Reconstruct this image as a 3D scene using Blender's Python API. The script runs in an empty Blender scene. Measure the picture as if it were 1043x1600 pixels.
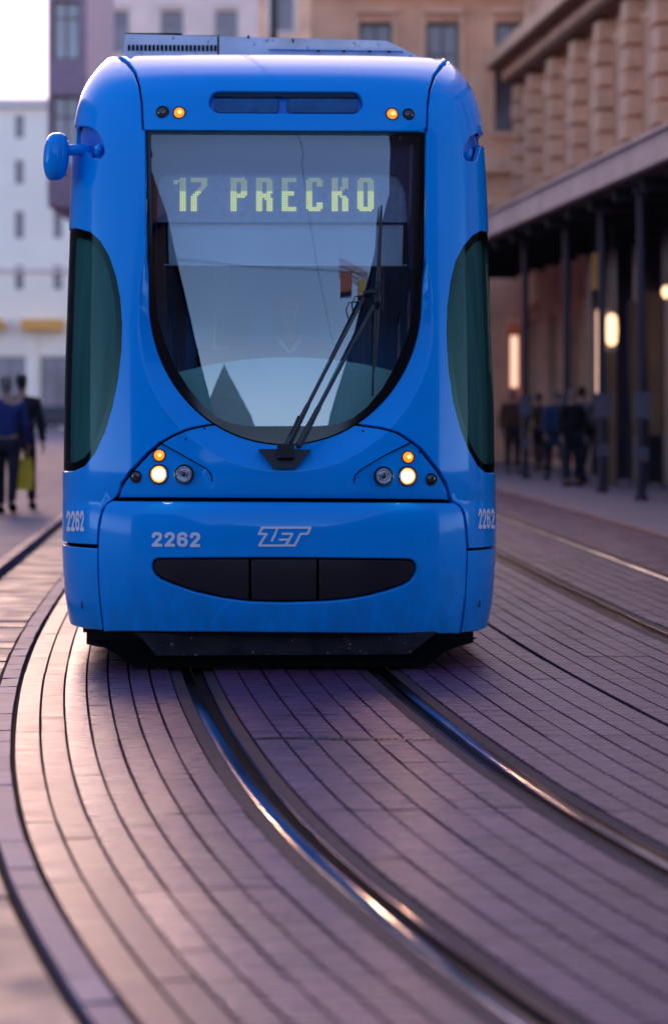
import bpy, bmesh, math, random
from math import sin, cos, pi, radians, sqrt
from mathutils import Vector, Matrix
from mathutils.geometry import delaunay_2d_cdt
random.seed(7)
SC = bpy.context.scene
COL = SC.collection

# ------------------------------------------------------------ camera
FPX, CX, HY, CAMZ = 4088.0, 521.5, 635.0, 1.43
cd = bpy.data.cameras.new('camera'); cam = bpy.data.objects.new('camera', cd); COL.objects.link(cam)
cam.location = (0, 0, CAMZ); cam.rotation_euler = (radians(90), 0, 0)
cd.sensor_fit = 'HORIZONTAL'; cd.sensor_width = 24.0; cd.lens = FPX / 1043 * 24.0
cd.shift_y = -(800 - HY) / 1043.0
cd.clip_end = 2000; cd.clip_start = 0.1
cd.dof.use_dof = True; cd.dof.focus_distance = 13.4; cd.dof.aperture_fstop = 1.8
SC.camera = cam

# ------------------------------------------------------------ world, sun, exposure
SUN_EL, SUN_AZ = radians(15), radians(349)     # azimuth clockwise from +Y
w = bpy.data.worlds.new('World'); SC.world = w; w.use_nodes = True
nt = w.node_tree; nt.nodes.clear()
sky = nt.nodes.new('ShaderNodeTexSky'); sky.sky_type = 'NISHITA'; sky.sun_disc = False
sky.sun_elevation = SUN_EL; sky.sun_rotation = SUN_AZ
sky.air_density = 1.0; sky.dust_density = 1.2; sky.ozone_density = 2.5
tint = nt.nodes.new('ShaderNodeMixRGB'); tint.blend_type = 'MULTIPLY'; tint.inputs[0].default_value = 1
tint.inputs[2].default_value = (1.0, 0.95, 1.06, 1)
# thin bright cloud cover, brighter towards the low sky ahead
tc = nt.nodes.new('ShaderNodeTexCoord')
mp = nt.nodes.new('ShaderNodeMapping'); mp.inputs['Scale'].default_value = (1, 1, 3.2)
nz = nt.nodes.new('ShaderNodeTexNoise'); nz.inputs['Scale'].default_value = 1.6; nz.inputs['Detail'].default_value = 6
cr = nt.nodes.new('ShaderNodeValToRGB'); cr.color_ramp.elements[0].position = .42; cr.color_ramp.elements[1].position = .72
cr.color_ramp.elements[0].color = (0, 0, 0, 1); cr.color_ramp.elements[1].color = (.28, .28, .28, 1)
cl = nt.nodes.new('ShaderNodeMixRGB'); cl.inputs[2].default_value = (1.5, 2.1, 4.4, 1)
sp = nt.nodes.new('ShaderNodeSeparateXYZ')
mr = nt.nodes.new('ShaderNodeMapRange'); mr.inputs[1].default_value = .3; mr.inputs[2].default_value = .95
mr.inputs[3].default_value = 0; mr.inputs[4].default_value = 1
cl2 = nt.nodes.new('ShaderNodeMixRGB'); cl2.inputs[2].default_value = (7.0, 5.5, 6.5, 1)
bg = nt.nodes.new('ShaderNodeBackground'); bg.inputs[1].default_value = 0.12
wo = nt.nodes.new('ShaderNodeOutputWorld')
L = nt.links.new
L(sky.outputs[0], tint.inputs[1]); L(tc.outputs['Generated'], mp.inputs[0]); L(mp.outputs[0], nz.inputs[0])
L(nz.outputs[0], cr.inputs[0]); L(cr.outputs[0], cl.inputs[0]); L(tint.outputs[0], cl.inputs[1])
L(tc.outputs['Generated'], sp.inputs[0]); L(sp.outputs[1], mr.inputs[0]); L(mr.outputs[0], cl2.inputs[0])
mr3 = nt.nodes.new('ShaderNodeMapRange'); mr3.inputs[1].default_value = .11; mr3.inputs[2].default_value = .25; mr3.inputs[3].default_value = .9; mr3.inputs[4].default_value = 0
cl3 = nt.nodes.new('ShaderNodeMixRGB'); cl3.inputs[2].default_value = (6.6, 8.2, 11.0, 1)
L(sp.outputs[2], mr3.inputs[0]); L(mr3.outputs[0], cl3.inputs[0]); L(cl.outputs[0], cl3.inputs[1]); L(cl3.outputs[0], cl2.inputs[1]); L(cl2.outputs[0], bg.inputs[0]); L(bg.outputs[0], wo.inputs[0])

sd = bpy.data.lights.new('sun', 'SUN'); sd.energy = 0.5; sd.angle = radians(12); sd.color = (1, .62, .46)
so = bpy.data.objects.new('sun', sd); COL.objects.link(so)
dirv = Vector((sin(SUN_AZ) * cos(SUN_EL), cos(SUN_AZ) * cos(SUN_EL), sin(SUN_EL)))
so.rotation_euler = dirv.to_track_quat('Z', 'Y').to_euler(); so.location = (0, -5, 30)
SC.view_settings.view_transform = 'Standard'; SC.view_settings.look = 'None'
SC.view_settings.exposure = 1.4; SC.view_settings.gamma = 1
SC.cycles.use_denoising = True
SC.cycles.max_bounces = 8; SC.cycles.transparent_max_bounces = 12
SC.cycles.sample_clamp_indirect = 6

# ------------------------------------------------------------ materials
def mat(name, col, rough=.6, metal=0., coat=0., var=0., vscale=4., vstretch=(1, 1, 1), bump=0., bscale=60., spec=.5,
        emit=None, estr=0., dirt=None, attr=None, rvar=0.):
    m = bpy.data.materials.new(name); m.use_nodes = True
    n = m.node_tree.nodes; l = m.node_tree.links.new
    b = n['Principled BSDF']
    b.inputs['Roughness'].default_value = rough; b.inputs['Metallic'].default_value = metal
    b.inputs['Coat Weight'].default_value = coat; b.inputs['Coat Roughness'].default_value = .06
    b.inputs['Specular IOR Level'].default_value = spec
    t = n.new('ShaderNodeTexCoord'); mpn = n.new('ShaderNodeMapping'); mpn.inputs['Scale'].default_value = vstretch
    l(t.outputs['Object'], mpn.inputs[0])
    nz = n.new('ShaderNodeTexNoise'); nz.inputs['Scale'].default_value = vscale; nz.inputs['Detail'].default_value = 5
    l(mpn.outputs[0], nz.inputs[0])
    mx = n.new('ShaderNodeMixRGB'); mx.blend_type = 'MULTIPLY'; mx.inputs[0].default_value = 1
    mx.inputs[1].default_value = (*col, 1)
    rp = n.new('ShaderNodeMapRange'); rp.inputs[1].default_value = .3; rp.inputs[2].default_value = .7
    rp.inputs[3].default_value = 1 - var; rp.inputs[4].default_value = 1 + var
    l(nz.outputs[0], rp.inputs[0]); l(rp.outputs[0], mx.inputs[2])
    last = mx.outputs[0]
    if attr:
        a = n.new('ShaderNodeVertexColor'); a.layer_name = attr
        m2 = n.new('ShaderNodeMixRGB'); m2.blend_type = 'MULTIPLY'; m2.inputs[0].default_value = 1
        l(last, m2.inputs[1]); l(a.outputs[0], m2.inputs[2]); last = m2.outputs[0]
    if dirt:
        dcol, dscale, lo, hi = dirt
        dn = n.new('ShaderNodeTexNoise'); dn.inputs['Scale'].default_value = dscale; dn.inputs['Detail'].default_value = 8
        dn.inputs['Roughness'].default_value = .7
        l(t.outputs['Object'], dn.inputs[0])
        dr = n.new('ShaderNodeMapRange'); dr.inputs[1].default_value = lo; dr.inputs[2].default_value = hi
        l(dn.outputs[0], dr.inputs[0])
        m3 = n.new('ShaderNodeMixRGB'); m3.inputs[2].default_value = (*dcol, 1)
        l(dr.outputs[0], m3.inputs[0]); l(last, m3.inputs[1]); last = m3.outputs[0]
    l(last, b.inputs['Base Color'])
    if rvar:
        r2 = n.new('ShaderNodeMapRange'); r2.inputs[1].default_value = .3; r2.inputs[2].default_value = .7
        r2.inputs[3].default_value = max(.03, rough - rvar); r2.inputs[4].default_value = rough + rvar
        l(nz.outputs[0], r2.inputs[0]); l(r2.outputs[0], b.inputs['Roughness'])
    if bump:
        bn = n.new('ShaderNodeTexNoise'); bn.inputs['Scale'].default_value = bscale; bn.inputs['Detail'].default_value = 6
        l(mpn.outputs[0], bn.inputs[0])
        bu = n.new('ShaderNodeBump'); bu.inputs['Strength'].default_value = bump; bu.inputs['Distance'].default_value = .01
        l(bn.outputs[0], bu.inputs['Height']); l(bu.outputs[0], b.inputs['Normal'])
    if emit:
        b.inputs['Emission Color'].default_value = (*emit, 1); b.inputs['Emission Strength'].default_value = estr
    return m

def glass_mat(name, tintc, refl, rough=.01, ior=1.5, gcol=(.95, .97, 1)):
    m = bpy.data.materials.new(name); m.use_nodes = True
    n = m.node_tree.nodes; l = m.node_tree.links.new; n.clear()
    o = n.new('ShaderNodeOutputMaterial'); tr = n.new('ShaderNodeBsdfTransparent'); tr.inputs[0].default_value = (*tintc, 1)
    gl = n.new('ShaderNodeBsdfGlossy'); gl.inputs['Roughness'].default_value = rough; gl.inputs[0].default_value = (*gcol, 1)
    fr = n.new('ShaderNodeFresnel'); fr.inputs[0].default_value = ior
    ad = n.new('ShaderNodeMath'); ad.operation = 'ADD'; ad.inputs[1].default_value = refl; ad.use_clamp = True
    mx = n.new('ShaderNodeMixShader')
    l(fr.outputs[0], ad.inputs[0]); l(ad.outputs[0], mx.inputs[0]); l(tr.outputs[0], mx.inputs[1]); l(gl.outputs[0], mx.inputs[2])
    l(mx.outputs[0], o.inputs[0])
    return m

M = {}
M['blue'] = mat('blue_paint', (.0, .35, .96), .16, coat=.38, var=.04, vscale=2, dirt=((.01, .03, .12), 26, .74, .80), spec=.22)
M['blue2'] = mat('blue_trim', (.001, .20, .75), .35, coat=.4, var=.04)
M['vent'] = mat('vent_insert', (.004, .09, .26), .4, var=.3, vscale=14)
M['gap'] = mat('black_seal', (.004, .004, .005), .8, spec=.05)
M['under'] = mat('underframe_black', (.005, .004, .005), .8, spec=.1, var=.3)
M['black'] = mat('black_plastic', (.012, .010, .014), .42, var=.3, vscale=20, bump=.1)
M['grille'] = mat('grille_plastic', (.020, .012, .016), .38, var=.25, vscale=15, dirt=((.10, .08, .08), 45, .70, .76))
M['wiper'] = mat('wiper_metal', (.05, .045, .06), .4, var=.1)
M['frit'] = mat('glass_border', (.008, .006, .008), .12)
M['glass'] = glass_mat('windscreen_glass', (.95, .98, .99), .12)
M['sglass'] = glass_mat('side_glass', (.45, .72, .68), .0, ior=1.3, gcol=(.40, .56, .58))
M['white'] = mat('white_lettering', (.92, .86, .92), .5)
M['roofgrey'] = mat('roof_metal', (.92, .80, .82), .5, var=.15, vscale=6, dirt=((.15, .12, .13), 12, .58, .70))
M['plow'] = mat('guard_plate', (.026, .021, .028), .75, spec=.2, var=.4, vscale=8, bump=.3, dirt=((.34, .25, .19), 26, .60, .68))
M['amber'] = mat('amber_lens', (.55, .16, .01), .15, coat=.8, emit=(1, .20, .01), estr=.7)
M['amber_hot'] = mat('amber_bulb', (.8, .35, .05), .2, emit=(1, .40, .06), estr=3)
M['smoke'] = mat('smoked_lens', (.06, .035, .035), .12, coat=.8, var=.4, vscale=60)
M['rim'] = mat('lamp_rim', (.012, .012, .016), .35)
M['chrome'] = mat('reflector', (.9, .9, .95), .12, metal=1, bump=.6, bscale=90)
M['lampon'] = mat('lit_lamp', (1, .9, .7), .3, emit=(1, .72, .42), estr=26)
M['lampglow'] = mat('lit_lamp_edge', (1, .6, .3), .3, emit=(1, .30, .06), estr=.9)
M['led'] = mat('led_on', (.3, .4, .1), .4, emit=(.62, .68, .16), estr=.40)
M['leddim'] = mat('led_dim', (.3, .4, .15), .4, emit=(.50, .55, .22), estr=.17)
M['board'] = mat('display_board', (.36, .42, .62), .7, var=.15, vscale=30)
M['blind'] = mat('roller_blind', (.60, .74, .92), .8, var=.06, vscale=3)
M['cabdark'] = mat('cab_trim', (.085, .055, .16), .8, var=.1)
M['cabback'] = mat('cab_wall', (.12, .19, .42), .8, var=.2, vscale=2)
M['cabpale'] = mat('cab_post', (.88, .92, .95), .7)
M['dash'] = mat('dash_screen', (.42, .92, .88), .7, var=.06, vscale=3)
M['tealsheet'] = mat('lit_cab_teal', (.15, .25, .27), .7, var=.25, vscale=2, vstretch=(6, 6, .6))
M['seat'] = mat('seat_fabric', (.03, .04, .08), .9)
M['rail'] = mat('steel_rail', (.30, .27, .32), .14, metal=1, var=.15, vscale=6, vstretch=(1, .15, 1), rvar=.05)
M['railside'] = mat('rail_rust', (.012, .009, .009), .9, spec=.0, var=.4, vscale=12, bump=.3)
M['seal'] = mat('rail_joint_sealing', (.055, .030, .048), .7, spec=.25, var=.45, vscale=25, bump=.5, bscale=120)
M['stone'] = mat('paving_stone', (.115, .042, .105), .29, var=.42, vscale=5, vstretch=(.6, 7, 1), bump=.55, bscale=26, attr='tone', rvar=.12, dirt=((.05, .036, .055), 2.2, .52, .74))
M['stone_smooth'] = mat('smooth_stone', (.12, .055, .095), .46, spec=.24, var=.2, vscale=5, vstretch=(1, 6, 1), bump=.34, bscale=30, attr='tone', rvar=.10)
M['kerb'] = mat('kerb_stone', (.19, .15, .24), .65, spec=.25, var=.15, vscale=8, bump=.2, attr='tone')
M['slab'] = mat('footway_slab', (.085, .065, .11), .6, spec=.25, var=.25, vscale=3, bump=.3, attr='tone', rvar=.1)
M['mortar'] = mat('dark_joint', (.022, .015, .018), .95, spec=.05, var=.3, vscale=12)
M['footway'] = mat('pale_footway', (.20, .165, .22), .75, spec=.2, var=.15, vscale=1.2, bump=.2)
M['ground'] = mat('asphalt', (.085, .07, .09), .6, var=.2, vscale=1)
M['sand'] = mat('sandstone', (.94, .50, .31), .85, var=.18, vscale=1.3, bump=.3, bscale=8)
M['sand2'] = mat('sandstone_trim', (.98, .56, .36), .85, var=.15, vscale=2)
M['sanddark'] = mat('shaded_cornice', (.22, .12, .09), .9, var=.25, vscale=2)
M['pink'] = mat('pink_render', (.88, .62, .56), .85, var=.12, vscale=.6)
M['pinktrim'] = mat('pink_trim', (.80, .64, .58), .85, var=.1)
M['pale'] = mat('cream_render', (1.0, .88, .76), .85, var=.05, vscale=.5)
M['paletrim'] = mat('cream_trim', (.74, .62, .60), .85)
M['mauve'] = mat('mauve_cladding', (.34, .24, .32), .6, var=.15)
M['winframe'] = mat('window_frame', (.20, .13, .14), .6)
M['curtain'] = mat('window_pane', (.19, .15, .20), .12, var=.35, vscale=.9)
M['panepale'] = mat('pale_window_pane', (.42, .42, .46), .15, var=.2, vscale=.7)
M['shoplit'] = mat('lit_shop_window', (.8, .6, .5), .4, emit=(1, .60, .42), estr=.5, var=.3, vscale=.7)
M['shopwarm'] = mat('warm_shop_panel', (.30, .15, .075), .5, var=.3, vscale=1.5)
M['shopdark'] = mat('dark_shopfront', (.020, .014, .022), .35, var=.4)
M['lamp'] = mat('lit_wall_lamp', (1, .8, .6), .4, emit=(1, .58, .30), estr=.9)
M['fascia'] = mat('canopy_fascia', (.62, .44, .40), .7, var=.15, vscale=.8)
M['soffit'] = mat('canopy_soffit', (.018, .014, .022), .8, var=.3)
M['post'] = mat('painted_post', (.050, .034, .055), .4, var=.15)
M['awning'] = mat('orange_awning', (.85, .40, .10), .8)
M['skin'] = mat('skin', (.42, .22, .16), .5)
M['jblue'] = mat('blue_jacket', (.020, .035, .16), .85, var=.2, vscale=8)
M['jblack'] = mat('black_coat', (.012, .010, .016), .9, var=.2, vscale=8)
M['jgrey'] = mat('grey_coat', (.16, .13, .16), .9, var=.2)
M['jbrown'] = mat('brown_coat', (.11, .045, .03), .9, var=.2)
M['jteal'] = mat('blue_coat', (.03, .06, .15), .9, var=.2)
M['jshirt'] = mat('pale_collar', (.45, .50, .62), .8)
M['trouser'] = mat('dark_trousers', (.016, .014, .028), .9)
M['hair'] = mat('dark_hair', (.015, .010, .010), .7)
M['hairgrey'] = mat('grey_hair', (.20, .17, .17), .7)
M['bag'] = mat('yellow_bag', (.95, .62, .02), .5, var=.1)
M['carpaint'] = mat('dark_car_paint', (.030, .030, .060), .25, coat=.7)
M['carpaint2'] = mat('silver_car_paint', (.40, .38, .42), .3, coat=.6, metal=.3)
M['carglass'] = mat('car_glass', (.02, .02, .03), .08)
M['tyre'] = mat('tyre', (.012, .012, .012), .8)
M['rooftile'] = mat('roof_tiles', (.10, .045, .035), .85, var=.3, vscale=3)
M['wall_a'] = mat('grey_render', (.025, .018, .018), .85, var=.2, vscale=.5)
M['wall_b'] = mat('brown_render', (.34, .22, .18), .85, var=.2, vscale=.5)
M['crane'] = mat('crane_orange', (.30, .13, .07), .6)
M['crane_dark'] = mat('crane_steel', (.04, .03, .03), .6)
M['crane_yellow'] = mat('crane_cabin_yellow', (.35, .36, .06), .5)
M['leaf'] = mat('leaves', (.035, .05, .02), .7, var=.4, vscale=3, attr='tone')
M['bark'] = mat('bark', (.06, .045, .035), .9, var=.3, vscale=10, bump=.5)

def grime(m, z0, z1, col, amt):
    n = m.node_tree.nodes; l = m.node_tree.links.new; b = n['Principled BSDF']
    src = b.inputs['Base Color'].links[0].from_socket
    t = n.new('ShaderNodeTexCoord'); sx_ = n.new('ShaderNodeSeparateXYZ'); l(t.outputs['Object'], sx_.inputs[0])
    r1 = n.new('ShaderNodeMapRange'); r1.inputs[1].default_value = z1; r1.inputs[2].default_value = z0; l(sx_.outputs[2], r1.inputs[0])
    mp_ = n.new('ShaderNodeMapping'); mp_.inputs['Scale'].default_value = (3, 3, 1.2); l(t.outputs['Object'], mp_.inputs[0])
    nz_ = n.new('ShaderNodeTexNoise'); nz_.inputs['Scale'].default_value = 4; nz_.inputs['Detail'].default_value = 9; nz_.inputs['Roughness'].default_value = .7; l(mp_.outputs[0], nz_.inputs[0])
    r2 = n.new('ShaderNodeMapRange'); r2.inputs[1].default_value = .35; r2.inputs[2].default_value = .75; l(nz_.outputs[0], r2.inputs[0])
    mu = n.new('ShaderNodeMath'); mu.operation = 'MULTIPLY'; l(r1.outputs[0], mu.inputs[0]); l(r2.outputs[0], mu.inputs[1])
    m3 = n.new('ShaderNodeMath'); m3.operation = 'MULTIPLY'; m3.inputs[1].default_value = amt; l(mu.outputs[0], m3.inputs[0])
    mx = n.new('ShaderNodeMixRGB'); mx.inputs[2].default_value = (*col, 1); l(m3.outputs[0], mx.inputs[0]); l(src, mx.inputs[1]); l(mx.outputs[0], b.inputs['Base Color'])
    ro_ = n.new('ShaderNodeMapRange'); ro_.inputs[3].default_value = b.inputs['Roughness'].default_value; ro_.inputs[4].default_value = .7
    l(m3.outputs[0], ro_.inputs[0]); l(ro_.outputs[0], b.inputs['Roughness'])
M['blue'].node_tree.nodes['Principled BSDF'].inputs['Specular Tint'].default_value = (.25, .6, 1, 1)
grime(M['blue'], .15, .80, (.04, .045, .07), .5)
# ------------------------------------------------------------ object helpers
def obj(name, verts, faces, m, parent=None, smooth=False, mats=None, fm=None, normals=None, tone=None):
    me = bpy.data.meshes.new(name); me.from_pydata([tuple(v) for v in verts], [], faces)
    for mm in (mats or [m]): me.materials.append(mm)
    if fm: me.polygons.foreach_set('material_index', fm)
    if tone:
        ca = me.color_attributes.new('tone', 'FLOAT_COLOR', 'CORNER')
        i = 0; data = []
        for p in me.polygons:
            c = tone[p.index]
            data.extend((c[0], c[1], c[2], 1.0) * p.loop_total)
        ca.data.foreach_set('color', data)
    me.update()
    if smooth or normals: me.shade_smooth()
    if normals: me.normals_split_custom_set_from_vertices(normals)
    o = bpy.data.objects.new(name, me); COL.objects.link(o)
    if parent: o.parent = parent
    return o

def tag(o, label=None, cat=None, group=None, kind=None):
    if label: o['label'] = label
    if cat: o['category'] = cat
    if group: o['group'] = group
    if kind: o['kind'] = kind
    return o

def empty(name, loc=(0, 0, 0), rz=0, label=None, cat=None, group=None):
    o = bpy.data.objects.new(name, None); COL.objects.link(o); o.location = loc; o.rotation_euler = (0, 0, rz)
    o.empty_display_size = .2
    return tag(o, label, cat, group)

def copy_tree(o, parent=None):
    c = o.copy(); COL.objects.link(c)
    if parent: c.parent = parent
    for ch in list(o.children): copy_tree(ch, c)
    return c

class MB:
    def __init__(s): s.v = []; s.f = []; s.fm = []; s.t = []
    def face(s, idx, mi=0, tone=(1, 1, 1)): s.f.append(idx); s.fm.append(mi); s.t.append(tone)
    def box(s, x0, x1, y0, y1, z0, z1, mi=0, T=None, bev=0.):
        P = [(x0, y0, z0), (x1, y0, z0), (x1, y1, z0), (x0, y1, z0), (x0, y0, z1), (x1, y0, z1), (x1, y1, z1), (x0, y1, z1)]
        if T: P = [T(Vector(p)) for p in P]
        k = len(s.v); s.v += [tuple(p) for p in P]
        for q in ((0, 3, 2, 1), (4, 5, 6, 7), (0, 1, 5, 4), (1, 2, 6, 5), (2, 3, 7, 6), (3, 0, 4, 7)):
            s.face(tuple(k + i for i in q), mi)
    def prism(s, poly, axis, a0, a1, mi=0):   # poly in the two other axes
        k = len(s.v); n = len(poly)
        def mk(p, a):
            return {'y': (p[0], a, p[1]), 'x': (a, p[0], p[1]), 'z': (p[0], p[1], a)}[axis]
        s.v += [mk(p, a0) for p in poly] + [mk(p, a1) for p in poly]
        s.face(tuple(k + i for i in range(n)), mi); s.face(tuple(k + n + n - 1 - i for i in range(n)), mi)
        for i in range(n): s.face((k + i, k + (i + 1) % n, k + n + (i + 1) % n, k + n + i)[::-1], mi)
    def tube(s, pts, rad, n=10, mi=0):
        pts = [Vector(p) for p in pts]
        if not hasattr(rad, '__len__'): rad = [rad] * len(pts)
        k = len(s.v); up = Vector((0, 0, 1)); prev = None
        for i, p in enumerate(pts):
            d = (pts[min(i + 1, len(pts) - 1)] - pts[max(i - 1, 0)]).normalized()
            if prev is None: a = d.orthogonal().normalized()
            else: a = (prev - d * prev.dot(d)).normalized()
            prev = a; b = d.cross(a)
            for j in range(n):
                t = 2 * pi * j / n; s.v.append(tuple(p + (a * cos(t) + b * sin(t)) * rad[i]))
        for i in range(len(pts) - 1):
            for j in range(n):
                s.face((k + i * n + j, k + i * n + (j + 1) % n, k + (i + 1) * n + (j + 1) % n, k + (i + 1) * n + j), mi)
        s.face(tuple(k + j for j in range(n))[::-1], mi); s.face(tuple(k + (len(pts) - 1) * n + j for j in range(n)), mi)
    def build(s, name, m, parent=None, smooth=False, mats=None, tone=False):
        return obj(name, s.v, s.f, m, parent, smooth, mats, s.fm if mats else None, None, s.t if tone else None)

def smooth_by_angle(o, deg=35):
    me = o.data; bm = bmesh.new(); bm.from_mesh(me)
    for e in bm.edges:
        if len(e.link_faces) == 2 and e.calc_face_angle(0) > radians(deg): e.smooth = False
    for f in bm.faces: f.smooth = True
    bm.to_mesh(me); bm.free(); return o
def recalc(o):
    me = o.data; bm = bmesh.new(); bm.from_mesh(me); bmesh.ops.recalc_face_normals(bm, faces=bm.faces); bm.to_mesh(me); bm.free(); return o

#@@TRACK
# ------------------------------------------------------------ street geometry: the curved track
SL = [(-30, .50), (-4, .50), (0, .45), (3, .37), (5, .31), (6.5, .255), (7.5, .22), (8.5, .185), (9.6, .15), (11, .122), (12.6, .105), (15, .08), (18, .06), (22, .05), (400, .05)]
def lerp_tab(tab, x):
    if x <= tab[0][0]: return tab[0][1]
    for (a, u), (b, v) in zip(tab, tab[1:]):
        if x <= b: return u + (v - u) * (x - a) / (b - a)
    return tab[-1][1]
DS = .1; CEN = {}
i0 = int(13.5 / DS); CEN[i0] = -.20
for i in range(i0, 4000): CEN[i + 1] = CEN[i] - DS * lerp_tab(SL, (i + .5) * DS)
for i in range(i0, -320, -1): CEN[i - 1] = CEN[i] + DS * lerp_tab(SL, (i - .5) * DS)
def cen(D):
    q = D / DS; i = math.floor(q); i = max(-318, min(3998, i)); f = q - i
    return CEN[i] * (1 - f) + CEN[i + 1] * f
def TP(s, o, z=0.):
    m = lerp_tab(SL, s); k = 1 / sqrt(1 + m * m)
    return (cen(s) + o * k, s + o * m * k, z)

def strip(mb, o0, o1, s0, s1, z, step=.5, mi=0, z1=None):
    n = max(1, int((s1 - s0) / step)); k = len(mb.v)
    for i in range(n + 1):
        s = s0 + (s1 - s0) * i / n
        mb.v.append(TP(s, o0, z)); mb.v.append(TP(s, o1, z if z1 is None else z1))
    for i in range(n): mb.face((k + 2 * i, k + 2 * i + 1, k + 2 * i + 3, k + 2 * i + 2), mi)

def stones(mb, o0, o1, s0, s1, joints, zt=0., gap=.012, jit=.0012, sk=.02, tonebase=(1, 1, 1), tv=.16, hv=.06):
    prev = s0
    for j in joints + [s1]:
        if j <= s0: continue
        a, b = prev + .003, min(j, s1) - .003; prev = j
        if b - a < .02: continue
        nseg = max(1, int((b - a) / .34)); dz = random.uniform(-jit, jit); tx = random.uniform(-jit, jit) * .8; ty = random.uniform(-jit, jit) * .8
        br = 1 + random.uniform(-tv, tv); hu = random.uniform(-hv, hv)
        tone = (tonebase[0] * br * (1 + hu), tonebase[1] * br, tonebase[2] * br * (1 - hu * .6))
        k = len(mb.v); g = gap / 2
        wob = random.uniform(-.0015, .0015)
        for i in range(nseg + 1):
            s = a + (b - a) * i / nseg; u = i / nseg - .5
            for (oo, sg) in ((o0 + g + wob, -1), (o1 - g + wob, 1)):
                mb.v.append(TP(s, oo, zt + dz + tx * sg + ty * u * 2)); mb.v.append(TP(s, oo - .003 * -sg * 1 if False else oo + sg * .002, zt - sk))
        for i in range(nseg):
            q = k + 4 * i
            mb.face((q, q + 2, q + 6, q + 4), 0, tone)
            mb.face((q + 1, q, q + 4, q + 5), 0, tone); mb.face((q + 2, q + 3, q + 7, q + 6), 0, tone)
        mb.face((k + 1, k + 3, k + 2, k), 0, tone); q = k + 4 * nseg; mb.face((q, q + 2, q + 3, q + 1), 0, tone)

def joints(s0, s1, lo, hi):
    r = []; s = s0
    while s < s1: s += random.uniform(lo, hi); r.append(s)
    return r

# ground base to the horizon
gb = MB(); gb.v = [(-900, -300, -.045), (900, -300, -.045), (900, 1500, -.045), (-900, 1500, -.045)]; gb.face((0, 1, 2, 3))
tag(gb.build('ground', M['ground']), kind='structure')
rb = MB(); strip(rb, -1.60, 4.75, -12, 90, -.020, .6); tag(rb.build('road_base', M['mortar']), kind='structure')
mb = MB(); mbs = MB(); S0, S1 = -6, 78
TRK = 3.0
def lanes(n, a, b, groups, m, S0=S0, S1=S1, **kw):
    wd = (b - a) / n; js = None
    for i in range(n):
        if i % groups == 0: js = joints(S0, S1, .9, 1.5)
        jl = [x + random.uniform(-.003, .003) for x in js]
        extra = [x for x in joints(S0, S1, 3, 7) if min(abs(x - y) for y in jl) > .15]
        stones(m, a + wd * i, a + wd * (i + 1), S0, S1, sorted(jl + extra), **kw)
lanes(4, -.625, -1.150, 2, mb) if False else None
W6 = (1.405 - .625) / 7
lanes(5, -1.405 + 2 * W6, -.625, 5, mb)
lanes(2, -1.405, -1.405 + 2 * W6, 2, mbs, tv=.10)
lanes(6, -.388, .388, 6, mb)
lanes(7, .625, 1.49, 7, mb); lanes(7, 1.51, TRK - .625, 7, mb)
lanes(6, TRK - .388, TRK + .388, 6, mb)
lanes(8, TRK + .625, TRK + 1.60, 4, mb)
tag(mb.build('street_paving', M['stone'], tone=True), kind='structure')
tag(mbs.build('smooth_paving_strip', M['stone_smooth'], tone=True), kind='structure')
# kerbs
kb = MB(); stones(kb, -1.515, -1.418, -6, 78, joints(-6, 78, .25, .5), zt=.010, jit=.002, sk=.05, tv=.12)
tag(kb.build('kerb', M['kerb'], tone=True), kind='structure')
gl = MB()
js = joints(-6, 60, .30, .52)
stones(gl, -2.03, -1.532, -6, 60, js, zt=-.012, gap=.008, jit=.003, sk=.03, tv=.2)
tag(gl.build('gutter_slabs', M['slab'], tone=True), kind='structure')
k2 = MB(); stones(k2, -2.16, -2.04, -6, 120, joints(-6, 120, .8, 1.1), zt=.07, jit=.002, sk=.12, tonebase=(1.0, .85, .8))
tag(k2.build('footway_kerb', M['kerb'], tone=True), kind='structure')
fw = MB()
for q, (a, b) in enumerate([(-2.8, -2.165), (-3.5, -2.8), (-4.3, -3.5), (-5.1, -4.3)]):
    stones(fw, a, b, -6, 100, joints(-6, 100, .6, .9), zt=.062, gap=.010, jit=.002, tv=.08)
fw2 = MB(); strip(fw2, -14, -5.1, -6, 165, .06, 2); strip(fw2, -5.1, -2.165, 100, 165, .061, 2); 
tag(fw.build('footway', M['footway'], tone=True), kind='structure')
tag(fw2.build('footway_beyond', M['footway']), kind='structure')
# right edge
k3 = MB(); stones(k3, TRK + 1.61, TRK + 1.75, -6, 120, joints(-6, 120, .8, 1.1), zt=.03, jit=.002, sk=.08, tonebase=(1.3, .78, .55))
tag(k3.build('right_kerb', M['kerb'], tone=True), kind='structure')
fr = MB(); strip(fr, TRK + 1.755, TRK + 12, -6, 120, .022, 2)
tag(fr.build('right_footway', M['footway']), kind='structure')
road = MB(); strip(road, -1.60, 4.75, 78, 330, -.004, 4); tag(road.build('road', M['slab']), kind='structure')

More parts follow.
